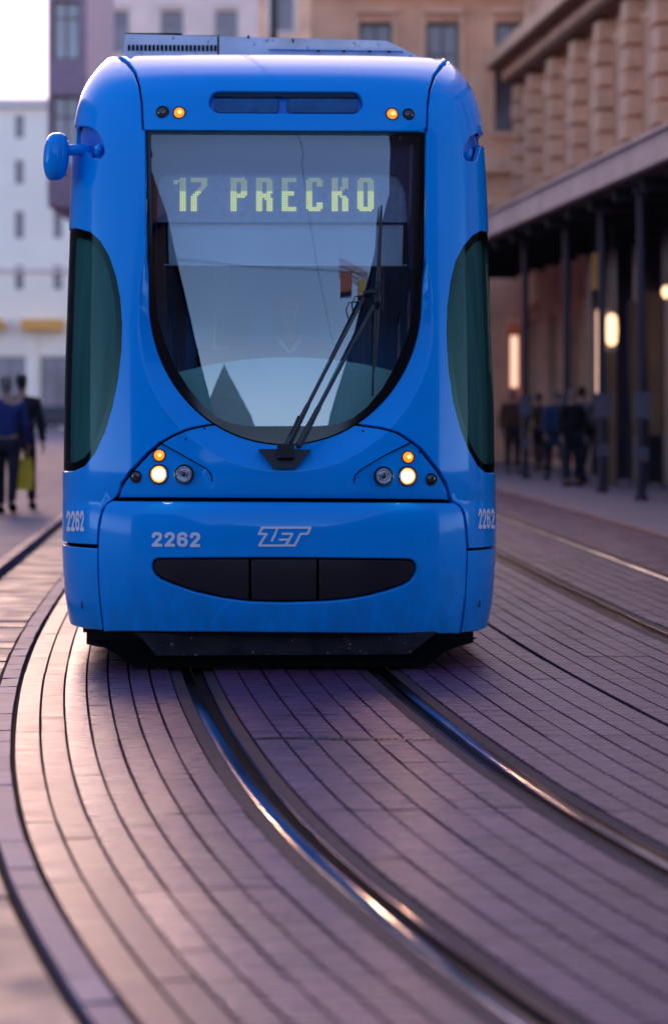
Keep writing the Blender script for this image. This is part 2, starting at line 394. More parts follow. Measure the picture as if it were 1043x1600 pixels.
# grooved rails: head | groove | lip
def rail(c, side, label):
    e = empty('tram_rail', TP(10, c, 0), 0, label, 'rail', 'grooved rails set in the paving')
    sg = -1 if side == 'l' else 1
    def O(x): return c + sg * x
    head = MB(); 
    prof = [(-.504, -.045), (-.504, -.006), (-.509, -.001), (-.518, .001), (-.555, .001), (-.562, -.002), (-.564, -.03)]
    prof = [(-a, z) for a, z in prof]
    groove = [(.505, -.038), (.458, -.040)]
    lip = [(.4575, -.045), (.4575, -.005), (.456, -.002), (.4505, -.002), (.449, -.005), (.449, -.03)]
    def sweep(pr, mm, nm):
        m_ = MB(); n = len(pr); step = .3; ns = int((78 + 6) / step)
        for i in range(ns + 1):
            s = -6 + i * step
            for (a, z) in pr: m_.v.append(TP(s, c + sg * (a), z))
        for i in range(ns):
            for j in range(n - 1):
                q = (i * n + j, i * n + j + 1, (i + 1) * n + j + 1, (i + 1) * n + j)
                m_.face(q if sg > 0 else q[::-1])
        o = m_.build(nm, mm, e, True); smooth_by_angle(o, 50); return o
    sweep(prof, M['rail'], 'rail_head'); sweep(lip, M['rail'], 'guard_lip'); sweep(groove, M['railside'], 'groove')
    m_ = MB()
    a, b = sorted((O(.563), O(.622))); strip(m_, a, b, -6, 78, -.005, .3)
    a, b = sorted((O(.391), O(.447))); strip(m_, a, b, -6, 78, -.005, .3)
    m_.build('joint_sealing', M['seal'], e)
rail(0, 'l', 'left rail of the near track, curving from under the tram to the bottom edge')
rail(0, 'r', 'right rail of the near track, leaving the picture at its right edge below the tram')
rail(TRK, 'l', 'nearer rail of the second track, emerging beside the right side of the tram')
rail(TRK, 'r', 'farther rail of the second track, closest to the right footway')
# slotted drain between the rails
dr = empty('track_drain', TP(11.24, 0, 0), 0, 'narrow slotted steel drain set across the paving between the near rails', 'drain')
m1 = MB(); m2 = MB(); dm = lerp_tab(SL, 11.24)
def dT(p): return p
m1.box(-.385, .385, -.028, -.014, -.01, .0035); m1.box(-.385, .385, .014, .028, -.01, .0035)
for i in range(27):
    x = -.385 + i * .77 / 26 - .006; m1.box(x, x + .012 + (.12 if i < 5 else 0), -.0139, .0139, -.01, .003)
m2.box(-.39, .39, -.032, .032, -.019, -.0105)
dr.rotation_euler = (0, 0, -.04)
m1.build('grate', M['wiper'], dr); m2.build('channel', M['gap'], dr)

#@@TRAM
# ------------------------------------------------------------ tram front surface
ROOT = Vector((-.272, 14, 0)); RZ = .043
RM = Matrix.Rotation(RZ, 3, 'Z')
def L2W(p): return ROOT + RM @ Vector(p)
def proj(p):
    q = L2W(p); return (CX + q.x / q.y * FPX, HY - (q.z - CAMZ) / q.y * FPX)
FT = [(60, 2.0), (70, 1.75), (80, 1.30), (85, 1.03), (90, .85), (97, .72), (105, .62), (120, .51), (140, .44), (165, .395)] + [(203, 0.345), (250, 0.3097), (300, 0.2739), (350, 0.2401), (400, 0.2082), (450, 0.1781), (500, 0.15), (550, 0.1237), (600, 0.0992), (650, 0.0767), (700, 0.0559)] + [(740, .042), (772, .048), (783, .066), (791, .038), (803, .017), (830, .003), (880, .0), (940, .02), (985, .055), (1010, .08)]
ZT = {60: 3.50, 70: 3.492, 80: 3.475}
for b_, f_ in FT:
    if b_ not in ZT: ZT[b_] = CAMZ - (b_ - HY) * (14 + f_) / FPX
ZTT = [(b_, ZT[b_]) for b_, _ in FT]
WT = [(.05, 1.16), (.154, 1.174), (.27, 1.198), (.391, 1.214), (.646, 1.228), (1.193, 1.226), (1.6, 1.221), (1.922, 1.212), (2.469, 1.194), (2.83, 1.18), (3.0, 1.170), (3.088, 1.160), (3.198, 1.134), (3.289, 1.094), (3.38, 1.039), (3.435, 1.0), (3.47, .975), (3.50, .95)]
def pchip(tab):
    xs = [t[0] for t in tab]; ys = [t[1] for t in tab]; n = len(xs)
    h = [xs[i + 1] - xs[i] for i in range(n - 1)]; d = [(ys[i + 1] - ys[i]) / h[i] for i in range(n - 1)]
    mm = [d[0]] + [0] * (n - 2) + [d[-1]]
    for i in range(1, n - 1):
        if d[i - 1] * d[i] > 0:
            w1 = 2 * h[i] + h[i - 1]; w2 = h[i] + 2 * h[i - 1]; mm[i] = (w1 + w2) / (w1 / d[i - 1] + w2 / d[i])
    def f(x):
        x = max(xs[0], min(xs[-1], x)); i = 0
        while i < n - 2 and x > xs[i + 1]: i += 1
        t = (x - xs[i]) / h[i]
        return ys[i] * (1 + 2 * t) * (1 - t) ** 2 + mm[i] * h[i] * t * (1 - t) ** 2 + ys[i + 1] * t * t * (3 - 2 * t) + mm[i + 1] * h[i] * t * t * (t - 1)
    return f
FF, ZZ, WW = pchip(FT), pchip(ZTT), pchip(WT)
AK = 300.0; AS = AK * pi / 2; AE = 700.0
def base(a, b):
    F = FF(b); Z = ZZ(b); W = WW(Z); D = max(.9 * (1 - F / 1.35), .03)
    s = 1 if a >= 0 else -1; aa = abs(a)
    if aa >= AS:
        y0 = F + D; t = (aa - AS) / (AE - AS); return Vector((s * W, y0 + (2.1 - y0) * t, Z))
    T = aa / AK
    return Vector((s * W * sin(T) ** .8, F + D * (1 - max(cos(T), 0) ** .8), Z))
def bnormal(a, b, fn=base, da=2., db=1.5):
    if abs(abs(a) - AS) < 3: da = 4.
    p = fn(a + da, b) - fn(a - da, b); b1 = max(60.0, b - db); q = fn(a, b + db) - fn(a, b1)
    n = p.cross(q)
    if n.length < 1e-12: return Vector((0, -1, 0))
    n.normalize()
    c = fn(a, b) - Vector((0, 3.0, 1.5))
    if abs(n.dot(c)) < 1e-9: return n
    return n if n.dot(c) > 0 else -n
def inv(px, py):
    b = float(py); a = 0
    for it in range(9):
        lo, hi = -AS, AS
        for _ in range(26):
            mid = (lo + hi) / 2
            if proj(base(mid, b))[0] < px: lo = mid
            else: hi = mid
        a = (lo + hi) / 2
        r = proj(base(a, b))[1]
        if abs(r - py) < .05: break
        b = max(60.0, min(1009.0, b - (r - py)))
    return (a, b)
WCX, WCY, WR = 446., 474., 218.
OCX, OCY, OR = 446., 505., 230.
RECL = [(187, 764), (188, 756), (203, 735), (232, 706), (249, 692), (322, 735), (331, 748), (330, 764)]
RECR = [(700, 766), (696, 757), (684, 735), (657, 704), (638, 694), (562, 737), (552, 750), (553, 766)]
def pip(x, y, poly):
    c = False; n = len(poly); j = n - 1
    for i in range(n):
        xi, yi = poly[i]; xj, yj = poly[j]
        if (yi > y) != (yj > y) and x < (xj - xi) * (y - yi) / (yj - yi) + xi: c = not c
        j = i
    return c
def sstep(x, a, b):
    t = max(0, min(1, (x - a) / (b - a))); return t * t * (3 - 2 * t)
def goff(px, py):
    o = 0.
    if py > 380 and abs(px - WCX) < 235 and py < 745:
        dx, dy = px - WCX, py - WCY
        dmax = .020 + .070 * max(0, min(1, (py - 203) / 490.))
        if py < WCY:
            r = abs(dx); ri = WR; ro = WR + 12 * sstep(py, 380, 480)
        else:
            r = sqrt(dx * dx + dy * dy); ri = WR
            if r < 1: return -dmax
            ux, uy = dx / r, dy / r
            ex, ey = WCX - OCX, WCY - OCY
            bb = ux * ex + uy * ey; ro = -bb + sqrt(max(0, bb * bb - (ex * ex + ey * ey - OR * OR)))
            ro = max(ro, ri + 8)
        if r < ro and ro > ri + .5: o -= dmax * min(1, (ro - r) / (ro - ri))
        elif r < ri: o -= dmax
    elif abs(px - WCX) < 219 and 203 < py <= 380: o -= .020 + .070 * (py - 203) / 490.
    for R in (RECL, RECR):
        if R[0][1] > py > 690 and pip(px, py, R): o -= .010
    return o
def surf(a, b):
    p = base(a, b); px, py = proj(p); g = goff(px, py)
    return p + bnormal(a, b) * g if g else p
def S(a, b, off=0.):
    return surf(a, b) + bnormal(a, b) * off
def SP(px, py, off=0.):
    return S(*inv(px, py), off)

def densify(poly, step):
    r = []; n = len(poly)
    for i in range(n):
        a, b = poly[i], poly[(i + 1) % n]; k = max(1, int(math.hypot(b[0] - a[0], b[1] - a[1]) / step))
        for j in range(k): r.append((a[0] + (b[0] - a[0]) * j / k, a[1] + (b[1] - a[1]) * j / k))
    return r
def inset(poly, d):
    n = len(poly); ar = sum(poly[i][0] * poly[(i + 1) % n][1] - poly[(i + 1) % n][0] * poly[i][1] for i in range(n))
    s = 1 if ar > 0 else -1; r = []
    for i in range(n):
        a, b, c = poly[i - 1], poly[i], poly[(i + 1) % n]
        e1 = Vector((b[0] - a[0], b[1] - a[1])); e2 = Vector((c[0] - b[0], c[1] - b[1]))
        if e1.length < 1e-6: e1 = e2
        if e2.length < 1e-6: e2 = e1
        e1.normalize(); e2.normalize()
        n1 = Vector((-e1.y, e1.x)); n2 = Vector((-e2.y, e2.x)); m_ = n1 + n2
        if m_.length < .3: m_ = n1
        m_.normalize(); k = min(1.6, 1 / max(.5, m_.dot(n1)))
        r.append((b[0] + m_.x * d * s * k, b[1] + m_.y * d * s * k))
    return r
def P2A(poly, step=8):   # photo outline -> surface parameters
    return [inv(*p) for p in densify(poly, step)]

CREASE = []
def add_crease(pts, w=2.0):
    for p in pts: CREASE.append(inv(*p))
for k in range(0, 181, 2):
    t = radians(k)
    for rr in (-3, 0, 3): add_crease([(OCX + (OR + rr) * cos(t), OCY + (OR + rr) * sin(t))])
for y in range(384, 506, 4):
    for sg_ in (-1, 1):
        for dd in (-2.5, 0, 2.5):
            add_crease([(WCX + sg_ * (WR + 12 * sstep(y, 380, 480) + dd), y)])
for R in (RECL, RECR):
    for dd in (-1.2, 1.2): add_crease(densify(inset(R, dd), 4))

def panel(name, outer, holes, m, parent, off=0., step=13, thick=.028, bev=3.0, crease=False, nsurf=False):
    outer = densify(outer, step * .7) ; holes = [densify(h, step * .55) for h in holes]
    loops = [outer] + holes
    inner = []
    if bev and thick:
        loops_in = [inset(outer, bev)] + [inset(h, -bev) for h in holes]
    else: loops_in = loops
    pts = []; edges = []
    for lp in loops_in:
        k = len(pts); n = len(lp); pts += lp; edges += [(k + i, k + (i + 1) % n) for i in range(n)]
    xs = [p[0] for p in outer]; ys = [p[1] for p in outer]
    def ok(x, y): return pip(x, y, loops_in[0]) and not any(pip(x, y, h) for h in loops_in[1:])
    bnd = {}
    cell = step
    for p in pts: bnd.setdefault((int(p[0] // cell), int(p[1] // cell)), []).append(p)
    def far(x, y, d):
        i, j = int(x // cell), int(y // cell)
        for u in (-1, 0, 1):
            for v in (-1, 0, 1):
                for q in bnd.get((i + u, j + v), ()):
                    if (q[0] - x) ** 2 + (q[1] - y) ** 2 < d * d: return False
        return True
    extra = []
    if crease:
        for c in CREASE:
            if ok(*c) and far(c[0], c[1], 2.0): extra.append(c); bnd.setdefault((int(c[0] // cell), int(c[1] // cell)), []).append(c)
    y = min(ys)
    while y < max(ys):
        x = min(xs)
        while x < max(xs):
            if ok(x, y) and far(x, y, step * .45): extra.append((x, y))
            x += step
        y += step if y > 130 else step * .5
    allp = [Vector(p) for p in pts + extra]
    r = delaunay_2d_cdt(allp, edges, [], 0, 1e-4)
    vv, ff = r[0], r[2]
    V = []; N = []; Fc = []
    for v in vv:
        a, b = v.x, v.y; V.append(S(a, b, off)); N.append(bnormal(a, b, surf, 1.2, 1.0) if (crease or nsurf) else bnormal(a, b))
    for f in ff:
        cx = sum(vv[i].x for i in f) / len(f); cy = sum(vv[i].y for i in f) / len(f)
        if ok(cx, cy):
            fa = list(f); n0 = (V[fa[1]] - V[fa[0]]).cross(V[fa[2]] - V[fa[0]])
            if n0.length < 1e-12: continue
            if n0.dot(N[fa[0]]) < 0: fa.reverse()
            Fc.append(tuple(fa))
    if thick:
        for lp, li in zip(loops, loops_in):
            n = len(lp); k = len(V)
            for p, q in zip(lp, li):
                nb = bnormal(*q)
                dv = (S(*p, off) - S(*q, off)); dn = dv.normalized() if dv.length > 1e-9 else nb
                V.append(S(*q, off)); N.append((nb + dn * .15).normalized())
                V.append(S(*p, off - .004)); N.append((nb * .35 + dn).normalized())
                V.append(S(*p, off - .006)); N.append(dn)
                V.append(S(*p, off - thick)); N.append(dn)
            for i in range(n):
                j = (i + 1) % n
                for (u, v_) in ((0, 1), (2, 3)):
                    fa = [k + 4 * i + u, k + 4 * j + u, k + 4 * j + v_, k + 4 * i + v_]
                    n0 = (V[fa[1]] - V[fa[0]]).cross(V[fa[3]] - V[fa[0]])
                    if n0.dot(N[fa[0]] + N[fa[2]]) < 0: fa.reverse()
                    Fc.append(tuple(fa))
    return obj(name, V, Fc, m, parent, normals=[tuple(n) for n in N])

tram = empty('tram', tuple(ROOT), RZ, 'blue low-floor tram with lit headlights coming round the curve', 'tram')
# outlines (photo measurements)
def circ(a0, a1, r, n=40, cx=WCX, cy=WCY):
    return [(cx + r * cos(radians(a0 + (a1 - a0) * i / n)), cy + r * sin(radians(a0 + (a1 - a0) * i / n))) for i in range(n + 1)]
WSO = [(229, 204), (664, 206)] + circ(0, 180, 217)        # windscreen opening
SEAM_L = [(184, 89), (199, 98), (210, 112), (217, 132), (221, 160), (223, 202)]
SEAM_R = [(706, 91), (690, 102), (678, 118), (671, 140), (668, 165), (667, 205)]
ARC_L = [(323, 662), (300, 668), (270, 681), (248, 694), (230, 709), (203, 738), (190, 757), (184, 777)]
ARC_R = [(571, 663), (595, 668), (622, 677), (642, 690), (658, 702), (684, 735), (697, 757), (702, 780)]
def seam(px_list, dx, step=6, dy=0):
    out = []
    for i in range(len(px_list) - 1):
        a, b = px_list[i], px_list[i + 1]; k = max(1, int(math.hypot(b[0] - a[0], b[1] - a[1]) / step))
        for j in range(k): out.append((a[0] + (b[0] - a[0]) * j / k + dx, a[1] + (b[1] - a[1]) * j / k + dy))
    out.append((px_list[-1][0] + dx, px_list[-1][1] + dy)); return [inv(*p) for p in out]

sl = seam(SEAM_L, 1.6); sr = seam(SEAM_R, -1.6)
pill = [(343 + 17 * cos(radians(t)), 159 + 17 * sin(radians(t))) for t in range(90, 271, 15)] + [(550 + 17 * cos(radians(t)), 160 + 17 * sin(radians(t))) for t in range(-90, 91, 15)]
pillA = P2A(pill, 6)
header = [(sl[0][0], 60)] + sl + [inv(*p) for p in densify([(226, 203), (664, 205)], 10)[:-1]][:46] + sr[::-1] + [(sr[0][0], 60)]
header = [(sl[0][0], 60)] + sl + [inv(226 + (438) * i / 44, 203 + 2 * i / 44) for i in range(1, 44)] + sr[::-1] + [(sr[0][0], 60)]
panel('front_header', header, [pillA], M['blue'], tram, bev=2.)
panel('vent_recess', P2A([(p[0] * 1.0, p[1]) for p in inset(pill, -5)], 6), [], M['blue2'], tram, off=-.040, thick=0, bev=0)
for vx0, vx1 in ((334, 436), (448, 561)):
    panel('vent_insert', P2A([(vx0 + 4, 150), (vx1 - 4, 150.5), (vx1, 156), (vx1 - 1, 168), (vx1 - 6, 173.5), (vx0 + 6, 173), (vx0, 166), (vx0, 156)], 6), [], M['vent'], tram, off=-.018, thick=.012, bev=1)
panel('vent_rail', P2A([(336, 143.5), (557, 144), (557, 148), (336, 147.5)], 6), [], M['black'], tram, off=-.014, thick=.012, bev=0)
# corner windows
CWL = [(96, 357), (118, 356), (140, 362), (157, 378), (170, 400), (180, 430), (187, 465), (190, 505), (189, 545), (184, 590), (175, 635), (163, 675), (148, 707), (132, 728), (115, 736), (96, 737)]
CWR = [(775, 361), (752, 360), (738, 368), (724, 385), (712, 408), (704, 440), (699, 480), (698, 525), (701, 575), (708, 625), (718, 665), (731, 700), (746, 727), (758, 738), (775, 740)]
def corner_param(px_poly, ext, s):
    pts = densify(px_poly[:], 8); core = []
    n = len(px_poly)
    line = []
    for i in range(n - 1):
        a, b = px_poly[i], px_poly[i + 1]; k = max(1, int(math.hypot(b[0] - a[0], b[1] - a[1]) / 8))
        for j in range(k): line.append((a[0] + (b[0] - a[0]) * j / k, a[1] + (b[1] - a[1]) * j / k))
    line.append(px_poly[-1])
    core = [inv(*p) for p in line]
    core = [c for c in core if abs(c[0]) < AS - 2] 
    return [(s * ext, core[0][1] - 2)] + core + [(s * ext, core[-1][1] + 1)]
cwl = corner_param(CWL, 640, -1); cwr = corner_param(CWR, 640, 1)
POCK_L = [(118, 196), (138, 197), (152, 206), (161, 222), (163, 238), (157, 247), (141, 246), (136, 236), (118, 233)]
POCK_R = [(762, 204), (748, 206), (734, 214), (726, 228), (724, 242), (729, 251), (742, 252), (747, 243), (751, 226), (763, 224)]
pkl = corner_param(POCK_L, 520, -1); pkr = corner_param(POCK_R, 520, 1)
# corner shells
wl = [inv(*p) for p in [(226, 203), (226.5, 250), (227, 300), (227, 350), (227.5, 400), (227.5, 440)] + circ(180, 122.5, 219, 26)]
wr = [inv(*p) for p in [(666.5, 205), (666.5, 250), (666.5, 300), (666, 350), (666, 400), (665.5, 440)] + circ(0, 57.5, 219, 26)]
sl2 = seam(SEAM_L, -1.6); sr2 = seam(SEAM_R, 1.6)
al = seam(ARC_L, -1.5, 6, -1.5); ar = seam(ARC_R, 1.5, 6, -1.5)
bl = [inv(*p) for p in [(177, 780), (166, 786), (158, 797), (154, 815), (152, 832), (151, 851)]]
br = [inv(*p) for p in [(708, 783), (719, 789), (726, 801), (729, 818), (731, 840), (732, 857)]]
cl_ = [(sl2[0][0], 60)] + sl2 + wl + al + bl + [(-AE, bl[-1][1] + 3), (-AE, 60)]
cr_ = [(sr2[0][0], 60)] + sr2 + wr + ar + br + [(AE, br[-1][1] + 3), (AE, 60)]
panel('corner_shell', cl_, [cwl, pkl], M['blue'], tram, crease=True, bev=1.6)
panel('corner_shell', cr_, [cwr, pkr], M['blue'], tram, crease=True, bev=1.6)
for pk, s in ((pkl, -1), (pkr, 1)):
    panel('mirror_recess', inset(pk, -4), [], M['blue2'], tram, off=-.045, thick=0, bev=0)
# apron between windscreen and bumper
wb = [inv(*p) for p in circ(121, 59, 219, 30)]
al2 = seam(ARC_L, 1.5, 6, 1.2); ar2 = seam(ARC_R, -1.5, 6, 1.2)
apr = al2[::-1] + wb + ar2 + [inv(702 - (702 - 184) * i / 50, 780.5 - 3 * i / 50) for i in range(1, 50)]
panel('front_apron', apr, [], M['blue'], tram, crease=True, bev=1.2, step=11)
# bumper
bump = [(176, 783.5), (708, 787), (717, 793), (722, 806), (725, 830), (727, 858), (725, 925), (716, 990), (164, 986), (157, 925), (155, 858), (157, 826), (161, 804), (167, 790)]
smile = [(247, 872), (446, 871), (638, 873), (645, 876), (649, 882), (650, 889), (647, 899), (640, 908), (628, 915), (605, 923), (575, 931), (545, 936), (510, 939.5), (446, 941.5), (390, 940), (345, 934), (305, 925), (272, 914), (251, 905), (242, 898), (238, 889), (238, 881), (241, 875)]
panel('bumper', P2A(bump), [P2A(smile, 6)], M['blue'], tram, off=.010, bev=2.4, step=11)
for poly in ([(248, 874), (388.5, 874), (388.5, 937.5), (345, 931), (305, 922), (273, 911), (253, 902), (244.5, 896), (241, 888), (241, 881), (243.5, 876.5)],
             [(392.5, 874), (494, 874), (494, 937), (446, 938.5), (392.5, 937)],
             [(498, 874), (637, 876), (643, 878.5), (646.5, 883), (647, 889), (644.5, 898), (638, 906), (626, 912.5), (604, 920), (574, 928), (544, 933.5), (498, 937.5)]):
    panel('bumper_grille', P2A(poly, 6), [], M['grille'], tram, off=.002, thick=.02, bev=1.4, step=10)
# lower corner skirts
bl2 = [inv(*p) for p in [(152, 857), (152, 890), (154, 925), (161, 985)]]
br2 = [inv(*p) for p in [(731, 861), (730, 890), (728, 925), (720, 989)]]
panel('corner_skirt', [(-AE, bl2[0][1] + 1)] + bl2 + [(-AE, bl2[-1][1])], [], M['blue'], tram, bev=1.6)
panel('corner_skirt', [(AE, br2[0][1] + 1)] + br2 + [(AE, br2[-1][1])], [], M['blue'], tram, bev=1.6)
# dark inner shell behind the gaps, open at the windows
full = [(-AE, 60), (AE, 60), (AE, 985), (-AE, 985)]
WSI = [(233, 209), (660, 211)] + circ(0, 180, 213)
panel('inner_shell', full, [P2A(WSI, 8), inset(cwl, 2), inset(cwr, 2)], M['gap'], tram, off=-.052, thick=0, bev=0, step=16, crease=True)
# glass
CLEAR = [(234, 208), (659, 210), (659, 300), (658, 400), (655, 460), (649, 500), (638, 536), (622, 572), (602, 605), (578, 633), (556, 650), (530, 660), (500, 663), (390, 663), (360, 659), (338, 650), (314, 631), (290, 603), (268, 570), (252, 532), (242, 496), (236, 455), (234.5, 400), (234, 300)]
CLA = P2A(CLEAR, 8)
panel('windscreen', CLA, [], M['glass'], tram, off=.004, thick=0, bev=0, step=11, nsurf=True)
panel('windscreen_border', P2A(WSO, 8), [CLA], M['frit'], tram, off=.006, thick=0, bev=0, step=12)
for cw, s in ((cwl, -1), (cwr, 1)):
    panel('corner_window', inset(cw, 1), [], M['sglass'], tram, off=-.006, thick=0, bev=0)
    inn = [(c[0] * 1.0, c[1]) for c in inset(cw, 14)]
    panel('window_border', inset(cw, 1), [inn], M['frit'], tram, off=-.011, thick=0, bev=0)
    panel('added_teal_sheet', inset(cw, 6), [], M['tealsheet'], tram, off=-.045, thick=0, bev=0)  # added sheet, painted the teal of the lit cab behind the glass

# roof, sides and rear of the front section
mbx = MB(); bs = [60, 70, 80, 85, 90, 97, 105, 120, 140, 165, 203, 250, 300, 360, 500, 600, 700, 783, 860, 940, 985]
prof = [base(AE, b) for b in bs]
ring = [(-p.x, p.z) for p in prof[::-1]] + [(p.x, p.z) for p in prof]
def car_body(y0, y1, par, nm, wnd=True):
    q = MB(); n = len(ring)
    for y in (y0, y1): q.v += [(x, y, z) for x, z in ring]
    for i in range(n): q.face((i, (i + 1) % n, n + (i + 1) % n, n + i)[::-1])
    q.face(tuple(range(n))[::-1]); q.face(tuple(range(n, 2 * n)))
    o = recalc(q.build(nm, M['blue'], par)); smooth_by_angle(o, 40)
    if wnd:
        yy = y0 + .35
        while yy + 1.5 < y1:
            for s in (-1, 1):
                g = MB(); X = 1.224 * s; X2 = 1.199 * s
                g.v = [(X + .008 * s, yy, 1.35), (X + .008 * s, yy + 1.35, 1.35), (X2 + .008 * s, yy + 1.35, 2.55), (X2 + .008 * s, yy, 2.55),
                       (X - .02 * s, yy, 1.35), (X - .02 * s, yy + 1.35, 1.35), (X2 - .02 * s, yy + 1.35, 2.55), (X2 - .02 * s, yy, 2.55)]
                for f in ((0, 1, 2, 3), (0, 4, 5, 1), (1, 5, 6, 2), (2, 6, 7, 3), (3, 7, 4, 0)): g.face(f)
                recalc(g.build('side_window', M['carglass'], par))
            yy += 1.5
    return o
ro = MB(); na = 30; aa = [-AE + 2 * AE * i / na for i in range(na + 1)]
top = [base(a, 60) for a in aa]
ro.v = [tuple(p) for p in top] + [(p.x, 2.1, 3.5) for p in top]
for i in range(na): ro.face((i, i + 1, na + 2 + i, na + 1 + i))
ro.build('roof_front', M['blue'], tram, True)
car_body(2.1, 8.6, tram, 'side_body')
be = MB()
for i in range(6):
    y = 8.6 + i * .12; be.box(-1.08 + .03 * (i % 2), 1.08 - .03 * (i % 2), y, y + .119, .35, 3.35)
be.build('bellows', M['black'], tram)
car_body(9.34, 15.5, tram, 'rear_section')
# underframe, guard plate, wheels
uf = MB()
uf.prism([(-1.08, .62), (-1.0, .44), (-.78, .24), (.78, .24), (1.0, .44), (1.08, .62), (1.08, 8.4), (-1.08, 8.4)], 'z', .105, .33)
o = recalc(uf.build('underframe', M['under'], tram))
gp = MB(); gp.prism([(-.80, .205), (-.76, .175), (-.68, .085), (.69, .085), (.80, .175), (.84, .205)], 'y', .15, .20); gp.box(-1.10, 1.10, .62, .66, .17, .30)
recalc(gp.build('guard_plate', M['plow'], tram))
for y in (1.9, 3.7, 6.9):
    for s in (-1, 1):
        wv = MB(); wv.tube([(s * .44, y, .33), (s * .46, y, .33), (s * .565, y, .33), (s * .57, y, .33)], [.30, .345, .33, .28], 28)
        wh = wv.build('wheel', M['railside'], tram); smooth_by_angle(wh, 40)
fl = MB(); fl.prism([(-1.04, .17), (-.90, .09), (-.80, .016), (.78, .016), (.88, .09), (1.06, .17)], 'y', .19, .23)  # added black plate standing in for the shade under the tram nose
recalc(fl.build('nose_shade_plate', M['gap'], tram))
# roof equipment with vent slots
YR = 1.75
def rx(px): return (px - 437) * (14 + YR) / FPX
def rz_(py): return CAMZ - (py - HY) * (14 + YR) / FPX
rb_ = MB(); 
rb_.prism([(rx(198), rz_(92)), (rx(202), rz_(54)), (rx(345), rz_(56.5)), (rx(345), rz_(92))], 'y', YR, YR + 2.6)
rb_.prism([(rx(348), rz_(92)), (rx(348), rz_(57)), (rx(480), rz_(59)), (rx(610), rz_(62)), (rx(655), rz_(84)), (rx(672), rz_(92))], 'y', YR, YR + 2.6)
rb_.prism([(rx(425), rz_(77)), (rx(425), rz_(72)), (rx(628), rz_(74)), (rx(636), rz_(79))], 'y', YR - .03, YR - .001)
rbo = recalc(rb_.build('roof_unit', M['roofgrey'], tram))
gv = MB()
for i in range(22):
    x = rx(206 + i * 6.4); sl_ = MB(); sl_.box(x, x + .014, YR - .006, YR + .004, rz_(80), rz_(71)); sl_.build('vent_slot', M['gap'], rbo)
gv.box(rx(202), rx(290), YR + .02, YR + .3, rz_(54.2) - .002, rz_(51.5)); gv.box(rx(296), rx(344), YR + .02, YR + .3, rz_(56.0) - .004, rz_(54.5))
gv.box(rx(345.2), rx(347.8), YR + .01, YR + .2, rz_(85), rz_(54)); gv.box(rx(392), rx(395), YR - .006, YR + .2, rz_(60), rz_(55))
gv.box(rx(462), rx(464), YR - .01, YR, rz_(66), rz_(60))
for x in (500, 540, 580, 610): gv.box(rx(x), rx(x + 5), YR - .04, YR - .0305, rz_(81.5), rz_(79))
gv.build('rubber_trim', M['gap'], rbo)

# frame for lamps on the skin
def lamp_frame(px, py, off=0):
    a, b = inv(px, py); p = S(a, b, off); n = bnormal(a, b)
    n = (n + Vector((0, -1.2, 0))).normalized()
    return p, n
def lathe(prof_, p, n, m, nm, par, seg=28):
    q = n.to_track_quat('Z', 'Y'); V = []; F = []
    for (r, h) in prof_:
        for j in range(seg):
            t = 2 * pi * j / seg; V.append(p + q @ Vector((r * cos(t), r * sin(t), h)))
    for i in range(len(prof_) - 1):
        for j in range(seg): F.append((i * seg + j, i * seg + (j + 1) % seg, (i + 1) * seg + (j + 1) % seg, (i + 1) * seg + j))
    if prof_[-1][0] > 0: F.append(tuple((len(prof_) - 1) * seg + j for j in range(seg)))
    o = obj(nm, V, F, m, par, True); recalc(o); smooth_by_angle(o, 40); return o
def lamp(px, py, rpx, kind, nm, off=.002, label=None):
    R = rpx / 292.; p, n = lamp_frame(px, py, off)
    rim = lathe([(R * 1.12, -.02), (R * 1.12, .004), (R * 1.06, .009), (R * .94, .008), (R * .88, .002), (R * .86, -.03)], p, n, M['rim'], nm, tram)
    if label: rim['label'] = label
    if kind in ('amber', 'smoke'):
        lathe([(R * .92, -.004), (R * .84, .006), (R * .55, .012), (R * .2, .014)], p, n, M[kind], 'lens', rim)
        if kind == 'amber': lathe([(R * .30, .0125), (R * .26, .0158), (R * .05, .0165)], p + Vector((R * .12, 0, R * .05)), n, M['amber_hot'], 'bulb', rim)
    elif kind == 'lit':
        lathe([(R * .94, -.006), (R * .82, .003), (R * .66, .007)], p, n, M['lampglow'], 'lens_edge', rim)
        lathe([(R * .66, .004), (R * .55, .010), (R * .2, .014)], p, n, M['lampon'], 'lens', rim)
    else:
        rim.data.transform(Matrix.Translation((0, -.010, 0)))
        lathe([(R * .90, .016), (R * .78, .006), (R * .60, .003), (R * .50, .008), (R * .34, .003)], p, n, M['chrome'], 'reflector', rim)
        lathe([(R * .30, .003), (R * .26, .014), (R * .12, .017)], p, n, M['smoke'], 'bulb_shield', rim)
        lathe([(R * .92, .016), (R * .7, .022), (R * .3, .025), (R * .05, .0255)], p, n, M['clear'], 'lens', rim)
M['clear'] = glass_mat('clear_lens', (.96, .96, .98), .04)
def beam(px, py):
    p, n = lamp_frame(px, py, .03)
    ld = bpy.data.lights.new('beam', 'SPOT'); ld.energy = 5; ld.color = (1, .50, .28); ld.spot_size = radians(70); ld.spot_blend = .8; ld.shadow_soft_size = .035
    lo = bpy.data.objects.new('beam', ld); COL.objects.link(lo); lo.parent = tram; lo.location = p
    lo.rotation_euler = Vector((0, 1, .22)).to_track_quat('Z', 'Y').to_euler()
beam(247.5, 741); beam(637, 744)
lamp(254, 175, 9.5, 'smoke', 'marker_lamp'); lamp(280, 176, 9.5, 'amber', 'marker_lamp', label='lit amber marker lamp')
lamp(612, 178, 9.5, 'amber', 'marker_lamp', label='lit amber marker lamp'); lamp(637.5, 178.5, 9, 'smoke', 'marker_lamp')
